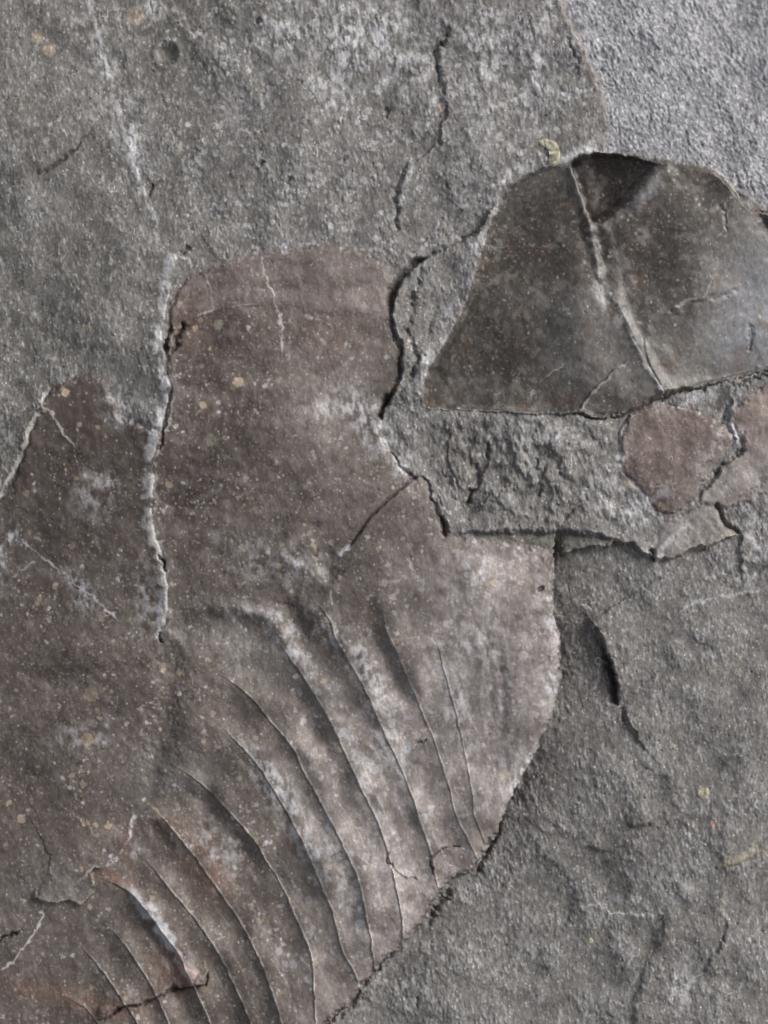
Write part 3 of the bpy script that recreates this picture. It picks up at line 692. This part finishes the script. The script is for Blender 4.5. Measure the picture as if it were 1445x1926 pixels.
vein([(1104, 410), (1116, 450), (1124, 500), (1132, 540)], 8.0, lin(124, 122, 120), .6, .1, .1, gap=.9)
vein([(1180, 624), (1190, 640), (1198, 662), (1212, 685), (1230, 714), (1252, 742)], 2.6, PALE, .55)
vein([(1213, 630), (1216, 672), (1236, 712), (1254, 744)], 1.8, PALE, .55)
vein([(1090, 776), (1107, 750), (1132, 722), (1158, 694), (1186, 680)], 2.4, BONE, .55)
vein([(1000, 760), (1008, 732), (1030, 706), (1068, 682)], 1.8, BONE, .5)
vein([(1262, 582), (1280, 572), (1310, 558)], 3.0, BONE, .45)
vein([(1340, 520), (1330, 545), (1322, 560)], 1.6, PALE, .4)
vein([(1176, 788), (1168, 820), (1164, 850), (1172, 885), (1195, 915), (1225, 945), (1244, 966)], 3.6, PALE, .55, h=.8)
vein([(1380, 745), (1378, 775), (1374, 800), (1388, 822), (1398, 838)], 3.6, PALE, .6, h=1)
vein([(1300, 985), (1275, 1005), (1250, 1025), (1240, 1050), (1228, 1070)], 4.2, PALE, .45)
vein([(1394, 1001), (1350, 1018), (1290, 1040), (1232, 1056)], 2.2, TAN, .6, rough=False)
vein([(1460, 1103), (1400, 1116), (1350, 1124), (1300, 1138), (1275, 1160)], 2.6, PALE, .4)
vein([(1320, 1250 + 5), (1345, 1262), (1372, 1256), (1400, 1243)], 4, TAN, .35, gap=.8)
vein([(1085, 1708), (1108, 1700), (1130, 1702), (1150, 1716), (1190, 1718), (1230, 1720)], 1.8, PALE, .28, gap=.9)
vein([(1285, 1530), (1320, 1520), (1335, 1500)], 1.8, BONE, .4)
vein([(1262, 1810), (1272, 1840), (1268, 1860), (1300, 1845), (1330, 1825)], 2, PALE, .5)
vein([(1345, 1634), (1372, 1618), (1400, 1606), (1445, 1590), (1500, 1575)], 14, lin(160, 150, 128), .5, .1, 0, gap=.8)
vein([(1355, 1640), (1362, 1690), (1362, 1740)], 1.6, TAN, .35); vein([(1420, 1700), (1428, 1780), (1432, 1850), (1425, 1920)], 1.6, PALE, .3)
vein([(785, 310), (770, 330), (765, 352)], 6, PALE, .4)
vein([(495, 295), (505, 315), (512, 335)], 3.5, PALE, .4); vein([(300, 245), (318, 240), (328, 256), (326, 275)], 1.8, BONE, .45); vein([(340, 258), (338, 280), (332, 296)], 3.2, BONE, .45)
vein([(640, 440), (700, 470), (740, 500)], 2, PALE, .25)
vein([(940, 1300), (930, 1240), (905, 1180)], 2, RUST, .3)
# pale and tan rounded stains
for x, y, r, col, k in [(450, 721, 9.5, TAN, .8), (368, 619, 5.5, TAN, .75), (356, 629, 3.5, TAN, .7), (412, 612, 9, lin(132, 128, 116), .7), (398, 828, 11, lin(118, 116, 104), .65), (125, 739, 7, TAN, .8),
                        (165, 617, 7, TAN, .4), (397, 657, 3, TAN, .7), (338, 574, 5, TAN, .5), (40, 1540, 8, TAN, .5), (163, 1548, 6, TAN, .5), (172, 1858, 5, TAN, .6), (701, 1444, 11, PALE, .5), (646, 1378, 10, PALE, .4),
                        (675, 1425, 12, PALE, .4), (697, 1438, 6, PALE, .2), (594, 1603, 7, PALE, .6), (677, 1733, 8, PALE, .4), (765, 1404, 12, PALE, .35), (830, 1240, 6, TAN, .4), (950, 1455, 9, TAN, .5), (300, 560, 5, TAN, .4),
                        (70, 65, 12, TAN, .5), (92, 90, 12, TAN, .45), (255, 25, 18, TAN, .45), (1340, 1548, 7, lin(170, 128, 100), .55), (1415, 1010, 7, TAN, .3), (1185, 910, 8, TAN, .5), (1246, 955, 8, TAN, .5), (1358, 808, 5, BONE, .5), (827, 205, 6, TAN, .6),
                        (772, 642, 5, BONE, .8), (776, 656, 4, BONE, .7), (960, 1060, 5, BONE, .3), (1040, 1330, 5, BONE, .3), (173, 1305, 14, TAN, .3), (165, 1390, 12, TAN, .45), (340, 1265, 6, TAN, .5), (308, 1260, 5, TAN, .4)]:
    d = np.hypot(X + 1.2 * w3 - x, (Y + 1.2 * w4 - y))
    mix(col, sm(r + 1.6, r - 1.6, d) * k)
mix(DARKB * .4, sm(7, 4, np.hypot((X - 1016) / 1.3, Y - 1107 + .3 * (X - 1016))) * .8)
C *= (1 + .06 * n_mid + .05 * g_blot2 + .04 * g_fine)[..., None]
C = np.clip(C, .012, .8).astype(np.float32)

# ------------------------------------------------------------------ which thing each cell belongs to
lab = np.zeros(X.shape, np.int32)                        # 0 = rock face
names = {}
def setlab(i, m): lab[m] = i
L_CHEEK, L_LOBE, L_AXIS, L_RIM = 1, 2, 3, 4
side_left = XR < np.interp(ys, [p[1] for p in RIDGE][1:], [p[0] for p in RIDGE][1:])[:, None]
setlab(L_LOBE, in_main & ~side_left)
setlab(L_CHEEK, in_main & side_left)
setlab(L_AXIS, in_main & (Y > 1195 + 12 * n_sml) & (XR < 380))
rim_poly = [(325, 560)] + TOP_EDGE[:11] + [(735, 600), (680, 590), (600, 585), (520, 572), (440, 576), (385, 590), (340, 608)]
rim_poly = [(325, 545), (352, 500), (430, 470), (560, 440), (700, 450), (770, 540), (760, 604), (680, 590), (600, 585), (520, 572), (440, 576), (385, 590), (335, 612)]
setlab(L_RIM, inside(rim_poly, True) & in_main & ~side_left)
for s in range(NS + 1): setlab(20 + s, in_thor & (seg_id == s))
tip_poly = [(816, 1648), (812, 1630), (810, 1612), (826, 1599), (850, 1593), (878, 1595), (905, 1600), (895, 1640), (850, 1665)]
L_TIP = 40; setlab(L_TIP, inside(tip_poly, True) & in_main)
L_VEIN, L_VEIN2 = 41, 42
L_FL, L_FR, L_FH, L_FK = 50, 51, 52, 53
P_ = np.array([(1064, 200), (1072, 312), (1084, 350), (1098, 395), (1112, 440), (1124, 500), (1132, 538), (1158, 572), (1182, 610), (1196, 650), (1212, 685), (1232, 718), (1262, 760)])
fx_ = np.interp(ys, P_[:, 1], P_[:, 0])[:, None]
setlab(L_FL, inf & (XS < fx_)); setlab(L_FR, inf & (XS >= fx_))
setlab(L_FH, inf & (hol > 4) & (XS >= fx_))
setlab(L_FK, inf & (np.abs(XS - fx_) < 8) & (Y > 315) & (Y < 560))
wedge = inside([(1086, 778), (1104, 748), (1130, 720), (1158, 694), (1186, 680), (1212, 690), (1235, 722), (1262, 760), (1187, 790), (1130, 800)], False)
L_FW = 54; setlab(L_FW, wedge & inf)
setlab(60, (sd_oval > 0) & ~inf); setlab(61, (sd_shard > 0) & ~inf & (sd_oval <= 0)); setlab(62, (sd_apron > 0) & (sd_shard <= 0) & (sd_oval <= 0))
free = lab == 0
led_poly = [(965, 345), (930, 392), (905, 428), (848, 462), (785, 498), (748, 548), (738, 600), (757, 672), (742, 735), (718, 792), (722, 825), (776, 893), (798, 900), (836, 1003),
            (960, 1001), (1112, 1006), (1182, 1024), (1228, 1056), (1250, 1000), (1260, 960), (1160, 860), (1190, 770), (1000, 770), (790, 745), (905, 500), (950, 380)]
setlab(70, free & inside(led_poly, True, smooth=False))
setlab(71, free & facet & (X < 3000))
flake_poly = FLAKE + [(1290, 1520), (1420, 1640), (1700, 1800), (2400, 1900), (2400, 1000), (1445, 1103), (1400, 1116), (1350, 1124), (1300, 1138), (1275, 1162), (1200, 1150), (1140, 1140)]
setlab(72, free & (lab == 0) & inside(flake_poly, True, smooth=False))
setlab(73, (lab == 0) & (sd_band > 0)); setlab(73, (lab == 70) & (sd_band > 0))
setlab(L_VEIN, (veinmask > .38) & (X > 240) & (Y < 1230))
setlab(L_VEIN2, (veinmask > .45) & (X < 200))

# ------------------------------------------------------------------ meshes
def world_xyz(x, y, h): return (x - CX) * S, (CY - y) * S, h * S
WXp = ((X - CX) * S).astype(np.float32); WYp = ((CY - Y) * S).astype(np.float32)
cell = lab[:-1, :-1].copy()
def largest(m):
    """keep only the largest connected piece of a mask (runs joined row by row)"""
    runs = []; par = []
    def find(a):
        while par[a] != a: par[a] = par[par[a]]; a = par[a]
        return a
    prev = []
    for j in np.nonzero(m.any(1))[0]:
        e = np.flatnonzero(np.diff(np.concatenate([[0], m[j].view(np.int8), [0]])))
        cur = []
        for a, b in zip(e[::2], e[1::2]):
            k = len(par); par.append(k); runs.append((j, a, b)); cur.append(k)
            for p in prev:
                if runs[p][0] == j - 1 and runs[p][1] < b and runs[p][2] > a:
                    ra, rb = find(p), find(k)
                    if ra != rb: par[rb] = ra
        prev = cur
    size = {}
    for k, (j, a, b) in enumerate(runs): size[find(k)] = size.get(find(k), 0) + b - a
    if not size: return m
    best = max(size, key=size.get); out = np.zeros_like(m)
    for k, (j, a, b) in enumerate(runs):
        if find(k) == best: out[j, a:b] = True
    return out
for i in [v for v in np.unique(cell) if v]:
    m = cell == i; cell[m & ~largest(m)] = 0
def build_mesh(name, V, Cc, quads, mat, parent=None, smooth=True, origin=(0, 0, 0)):
    me = bpy.data.meshes.new(name)
    V = V - np.array(origin, np.float32)
    me.vertices.add(len(V)); me.vertices.foreach_set('co', V.ravel().astype(np.float32))
    nq = len(quads)
    me.loops.add(nq * 4); me.loops.foreach_set('vertex_index', quads.ravel().astype(np.int32))
    me.polygons.add(nq); me.polygons.foreach_set('loop_start', np.arange(0, nq * 4, 4, dtype=np.int32))
    me.polygons.foreach_set('use_smooth', np.ones(nq, bool))
    me.update(calc_edges=True)
    at = me.color_attributes.new('mineral', 'FLOAT_COLOR', 'POINT')
    at.data.foreach_set('color', np.hstack([Cc, np.ones((len(Cc), 1), np.float32)]).ravel().astype(np.float32))
    me.materials.append(mat)
    o = bpy.data.objects.new(name, me); sc.collection.objects.link(o)
    if parent is not None: o.parent = parent
    o.location = origin if parent is None else (origin[0] - parent.location[0], origin[1] - parent.location[1], origin[2] - parent.location[2])
    return o
idx = np.arange(NY * NX, dtype=np.int64).reshape(NY, NX)
def cells_to_object(name, m, mat, parent=None, depth=7.0):
    """the cells of mask m as a solid chip of stone: top sheet, side walls and underside"""
    jj, ii = np.nonzero(m)
    if len(jj) == 0: return None
    q = np.stack([idx[jj, ii], idx[jj + 1, ii], idx[jj + 1, ii + 1], idx[jj, ii + 1]], 1)
    used, inv = np.unique(q, return_inverse=True); inv = inv.reshape(-1, 4)
    n = len(used)
    x = WXp.ravel()[used]; y = WYp.ravel()[used]; z = H.ravel()[used] * S
    top = np.stack([x, y, z], 1); bot = np.stack([x, y, z - depth * S], 1)
    mp = np.pad(m, 1); walls = []
    loc = np.full(NY * NX, -1, np.int64); loc[used] = np.arange(n)
    for dj, di, a, b in [(-1, 0, (0, 1), (0, 0)), (1, 0, (1, 0), (1, 1)), (0, -1, (0, 0), (1, 0)), (0, 1, (1, 1), (0, 1))]:
        nb = mp[1 + dj:mp.shape[0] - 1 + dj, 1 + di:mp.shape[1] - 1 + di]
        j, i = np.nonzero(m & ~nb)
        A = loc[idx[j + a[0], i + a[1]]]; B = loc[idx[j + b[0], i + b[1]]]
        walls.append(np.stack([A, A + n, B + n, B], 1)[:, ::-1])
    W = np.vstack(walls) + 2 * n
    Q = np.vstack([inv, W, inv[:, ::-1] + n])
    c = C.reshape(-1, 3)[used]
    org = (float(x.mean()), float(y.mean()), float(z.min() - depth * S))
    return build_mesh(name, np.vstack([top, bot, top, bot]), np.vstack([c, c, c, c]), Q, mat, parent, origin=org)

def stone(name, rough, spec, bump_k, scale, grain=.38, fleck=0.0):
    m = bpy.data.materials.new(name); m.use_nodes = True
    nt = m.node_tree; N = nt.nodes; Lk = nt.links
    b = N['Principled BSDF']
    at = N.new('ShaderNodeAttribute'); at.attribute_name = 'mineral'
    geo = N.new('ShaderNodeNewGeometry')
    mp = N.new('ShaderNodeMapping'); mp.inputs['Scale'].default_value = (1.0 / S / scale, .75 / S / scale, 1.0 / S / scale)
    Lk.new(geo.outputs['Position'], mp.inputs['Vector'])
    n1 = N.new('ShaderNodeTexNoise'); n1.inputs['Scale'].default_value = 1.0; n1.inputs['Detail'].default_value = 4.0; n1.inputs['Roughness'].default_value = .65
    Lk.new(mp.outputs[0], n1.inputs['Vector'])
    n2 = N.new('ShaderNodeTexNoise'); n2.inputs['Scale'].default_value = .23; n2.inputs['Detail'].default_value = 3.0
    Lk.new(mp.outputs[0], n2.inputs['Vector'])
    mr = N.new('ShaderNodeMapRange'); mr.inputs['From Min'].default_value = .28; mr.inputs['From Max'].default_value = .72
    mr.inputs['To Min'].default_value = 1 - grain; mr.inputs['To Max'].default_value = 1 + grain
    Lk.new(n1.outputs['Fac'], mr.inputs['Value'])
    mx = N.new('ShaderNodeVectorMath'); mx.operation = 'SCALE'
    Lk.new(at.outputs['Color'], mx.inputs[0]); Lk.new(mr.outputs[0], mx.inputs['Scale'])
    col = mx.outputs[0]
    if fleck:  # pale flecks; pinpoint glints put into the base colour
        vo = N.new('ShaderNodeTexVoronoi'); vo.inputs['Scale'].default_value = .55; Lk.new(mp.outputs[0], vo.inputs['Vector'])
        r1 = N.new('ShaderNodeMapRange'); r1.inputs['From Min'].default_value = .26; r1.inputs['From Max'].default_value = .12; Lk.new(vo.outputs['Distance'], r1.inputs['Value'])
        sx = N.new('ShaderNodeSeparateColor'); Lk.new(vo.outputs['Color'], sx.inputs[0])
        r2 = N.new('ShaderNodeMapRange'); r2.inputs['From Min'].default_value = .82; r2.inputs['From Max'].default_value = .92; r2.inputs['To Max'].default_value = fleck; Lk.new(sx.outputs[0], r2.inputs['Value'])
        mu = N.new('ShaderNodeMath'); mu.operation = 'MULTIPLY'; Lk.new(r1.outputs[0], mu.inputs[0]); Lk.new(r2.outputs[0], mu.inputs[1])
        cm = N.new('ShaderNodeMix'); cm.data_type = 'RGBA'; Lk.new(mu.outputs[0], cm.inputs['Factor']); Lk.new(col, cm.inputs['A']); cm.inputs['B'].default_value = (.62, .58, .52, 1)
        col = cm.outputs['Result']
    Lk.new(col, b.inputs['Base Color'])
    rr_ = N.new('ShaderNodeMapRange'); rr_.inputs['To Min'].default_value = rough - .14; rr_.inputs['To Max'].default_value = rough + .14
    Lk.new(n2.outputs['Fac'], rr_.inputs['Value']); Lk.new(rr_.outputs[0], b.inputs['Roughness'])
    b.inputs['Specular IOR Level'].default_value = spec
    bp = N.new('ShaderNodeBump'); bp.inputs['Strength'].default_value = bump_k; bp.inputs['Distance'].default_value = 1.6 * S
    Lk.new(n1.outputs['Fac'], bp.inputs['Height']); Lk.new(bp.outputs[0], b.inputs['Normal'])
    return m
M_ROCK = stone('slate_rock', .74, .45, .4, 4.2, fleck=.7)
M_SHELL = stone('fossil_shell', .56, .45, .14, 5.0, grain=.24, fleck=.45)
M_GLOSS = stone('polished_shell', .48, .5, .10, 6.0, grain=.24, fleck=.45)
M_VEIN = stone('calcite', .6, .5, .8, 3.6)

def tag(o, label=None, cat=None, group=None, kind=None):
    if label: o['label'] = label
    if cat: o['category'] = cat
    if group: o['group'] = group
    if kind: o['kind'] = kind
    return o
def base(name, px, py, h=-8):
    e = bpy.data.objects.new(name, None); sc.collection.objects.link(e)
    e.location = world_xyz(px, py, h); e.empty_display_size = .002
    return e

# the rock face: the sheet round the chips, which sit in it like pieces of a jigsaw; closed with sides
Hr = H.copy()
isrock = cell == 0
vr = np.zeros(X.shape, bool)
vr[:-1, :-1] |= isrock; vr[1:, :-1] |= isrock; vr[:-1, 1:] |= isrock; vr[1:, 1:] |= isrock
vr[0, :] = vr[-1, :] = True; vr[:, 0] = vr[:, -1] = True

n = NX * NY
top = np.stack([WXp.ravel(), WYp.ravel(), (Hr * S).ravel()], 1)
q = np.stack([idx[:-1, :-1].ravel(), idx[1:, :-1].ravel(), idx[1:, 1:].ravel(), idx[:-1, 1:].ravel()], 1)
ring = np.concatenate([idx[0, :], idx[1:, -1], idx[-1, -2::-1], idx[-2:0:-1, 0]])
low = top[ring].copy(); low[:, 2] = -360 * S
nr = len(ring); a = np.arange(nr); b_ = (a + 1) % nr
wall = np.stack([ring[a], ring[b_], n + b_, n + a], 1)
cen = np.array([[0, 0, -360 * S]], np.float32)
fan = np.stack([n + a, n + b_, np.full(nr, n + nr), np.full(nr, n + nr)], 1)
VV = np.vstack([top, low]); CC = np.vstack([C.reshape(-1, 3), C.reshape(-1, 3)[ring]])
rock = build_mesh('rock_face', VV, CC, np.vstack([q[(cell == 0).ravel()], wall]), M_ROCK)
tag(rock, 'dark grey slate bedding plane that holds the fossils', None, None, 'structure')

def part(parent, name, i, mat, depth=7.0, label=None):
    o = cells_to_object(name, cell == i, mat, parent, depth)
    if o and label: o['label'] = label
    return o
# large trilobite
tri = tag(base('trilobite_fossil', 560, 1250), 'large brown trilobite fossil with smooth head and curved ribs, filling the left and centre', 'fossil')
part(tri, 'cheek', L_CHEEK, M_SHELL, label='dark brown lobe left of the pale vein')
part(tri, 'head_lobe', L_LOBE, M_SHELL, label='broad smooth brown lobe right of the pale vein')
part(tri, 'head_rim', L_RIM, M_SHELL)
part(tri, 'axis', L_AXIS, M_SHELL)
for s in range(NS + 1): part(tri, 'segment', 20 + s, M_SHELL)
part(tri, 'broken_tip', L_TIP, M_SHELL, label='small cracked plate at the outer end of a segment')
part(tri, 'calcite_vein', L_VEIN, M_VEIN, label='rough pale vein running up between the two head lobes')
part(tri, 'calcite_vein', L_VEIN2, M_VEIN, label='smooth pale vein along the left edge of the cheek')
# smooth fragment
fg = tag(base('shell_fossil', 1160, 560), 'smooth dark glossy shell fossil with a shadowed hollow at its top, upper right', 'fossil')
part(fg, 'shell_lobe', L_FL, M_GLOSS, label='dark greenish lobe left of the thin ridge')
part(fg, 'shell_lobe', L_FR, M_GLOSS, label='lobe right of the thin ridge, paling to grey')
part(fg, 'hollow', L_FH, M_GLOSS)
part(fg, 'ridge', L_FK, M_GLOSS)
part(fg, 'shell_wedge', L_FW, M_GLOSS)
def single(name, i, mat, label, cat, group=None, depth=7.0):
    o = cells_to_object(name, cell == i, mat, None, depth)
    return tag(o, label, cat, group)
single('shell_fragment', 60, M_SHELL, 'oval reddish brown shell fragment below the glossy dark shell, edged with pale veins', 'fossil')
single('shell_fragment', 61, M_SHELL, 'pinkish grey shell fragment at the right edge beside the oval reddish brown one', 'fossil')
single('shell_fragment', 62, M_SHELL, 'small smooth grey shell wedge below the brown oval, dark notch at its right end', 'fossil')
single('rock_ledge', 70, M_ROCK, 'rough raised grey rock ledge between the ribbed trilobite and the glossy dark shell', 'rock ledge')
single('rock_slope', 71, M_ROCK, 'speckled blue grey rock slope filling the upper right corner', 'rock slope')
single('rock_flake', 72, M_ROCK, 'flat grey rock flake at the right with a black gap under its curved left edge', 'rock flake')
single('rock_lip', 73, M_ROCK, 'narrow smooth greenish grey lip of rock along the top of the trilobite flank', 'rock lip')

# ------------------------------------------------------------------ crusts of pale lichen, each a low lumpy cushion
def lichen_mat():
    m = bpy.data.materials.new('lichen'); m.use_nodes = True; N = m.node_tree.nodes; Lk = m.node_tree.links
    b = N['Principled BSDF']; g = N.new('ShaderNodeNewGeometry')
    n1 = N.new('ShaderNodeTexNoise'); n1.inputs['Scale'].default_value = 1 / S / 9; n1.inputs['Detail'].default_value = 5; Lk.new(g.outputs['Position'], n1.inputs['Vector'])
    cr = N.new('ShaderNodeValToRGB'); cr.color_ramp.elements[0].position = .3; cr.color_ramp.elements[0].color = (.16, .14, .10, 1)
    cr.color_ramp.elements[1].position = .68; cr.color_ramp.elements[1].color = (.50, .47, .36, 1)
    Lk.new(n1.outputs['Fac'], cr.inputs[0]); Lk.new(cr.outputs[0], b.inputs['Base Color']); b.inputs['Roughness'].default_value = .9
    return m
M_LICH = lichen_mat()
def ground(px, py):
    i = np.clip(np.searchsorted(xs, px), 0, NX - 1); j = np.clip(np.searchsorted(ys, py), 0, NY - 1)
    return H[j, i]
def lichen(outline, h, label, seed):
    P = spline(outline, 2.5, True); r = np.random.default_rng(seed)
    c = P.mean(0); V = []; nn = len(P); rings = 6
    P = P + r.normal(0, .7, P.shape)
    # spine-based inner rings keep a crescent's shape: shrink each point towards the average of its neighbours
    cur = P.copy(); lay = [P.copy()]
    for k in range(rings):
        for _ in range(10): cur = .5 * cur + .25 * (np.roll(cur, 1, 0) + np.roll(cur, -1, 0))
        nrm = np.roll(cur, -1, 0) - np.roll(cur, 1, 0); nrm = np.stack([-nrm[:, 1], nrm[:, 0]], 1); nrm /= np.linalg.norm(nrm, axis=1)[:, None] + 1e-9
        ar = np.sum(P[:, 0] * np.roll(P[:, 1], -1) - np.roll(P[:, 0], -1) * P[:, 1])
        cur = cur + nrm * (.55 if ar > 0 else -.55)
        lay.append(cur.copy())
    for k, Lr in enumerate(lay):
        z = np.array([ground(x, y) for x, y in Lr]) + (-2.0 if k == 0 else h * math.sin(min(1, k / 4) * 1.57) * r.uniform(.7, 1.15, nn))
        V.append(np.stack([(Lr[:, 0] - CX) * S, (CY - Lr[:, 1]) * S, z * S], 1))
    V = np.vstack(V); fs = []
    for k in range(rings):
        for a_ in range(nn):
            b2 = (a_ + 1) % nn
            fs.append((k * nn + a_, k * nn + b2, (k + 1) * nn + b2, (k + 1) * nn + a_))
    fs.append(tuple(rings * nn + a_ for a_ in range(nn)))
    org = ((c[0] - CX) * S, (CY - c[1]) * S, float(V[:, 2].min()))
    me = bpy.data.meshes.new('lichen_crust'); me.from_pydata([tuple(v - np.array(org)) for v in V], [], fs); me.update()
    me.polygons.foreach_set('use_smooth', [True] * len(me.polygons)); me.materials.append(M_LICH)
    o = bpy.data.objects.new('lichen_crust', me); sc.collection.objects.link(o); o.location = org
    tag(o, label, 'lichen', 'lichen crusts on the slate')
lichen([(1012, 270), (1016, 262), (1032, 260), (1046, 267), (1054, 282), (1053, 300), (1045, 314), (1032, 313), (1027, 303), (1033, 296), (1035, 286), (1029, 278), (1020, 276)], 3.0, 'cream crescent of lichen just above the left end of the glossy dark shell', 1)
lichen([(1309, 1486), (1318, 1480), (1332, 1482), (1334, 1492), (1326, 1501), (1315, 1500), (1309, 1493)], 2.6, 'round greenish lichen crust on bare rock in the lower right', 2)
lichen([(1258, 1400), (1266, 1396), (1273, 1402), (1271, 1411), (1263, 1413), (1257, 1408)], 2.4, 'small pale lichen crust between the rock flake gap and the round greenish crust', 3)
lichen([(1106, 1768), (1110, 1762), (1117, 1764), (1118, 1774), (1110, 1778), (1103, 1778)], 2.4, 'small cream lichen crust on the rock near the bottom, right of the trilobite tip', 4)
lichen([(1321, 1584), (1328, 1582), (1331, 1588), (1326, 1592), (1320, 1590)], 2.0, 'tiny yellowish lichen crust just below the round greenish one', 5)
print('grid', NX, NY, 'objects', len(bpy.data.objects))
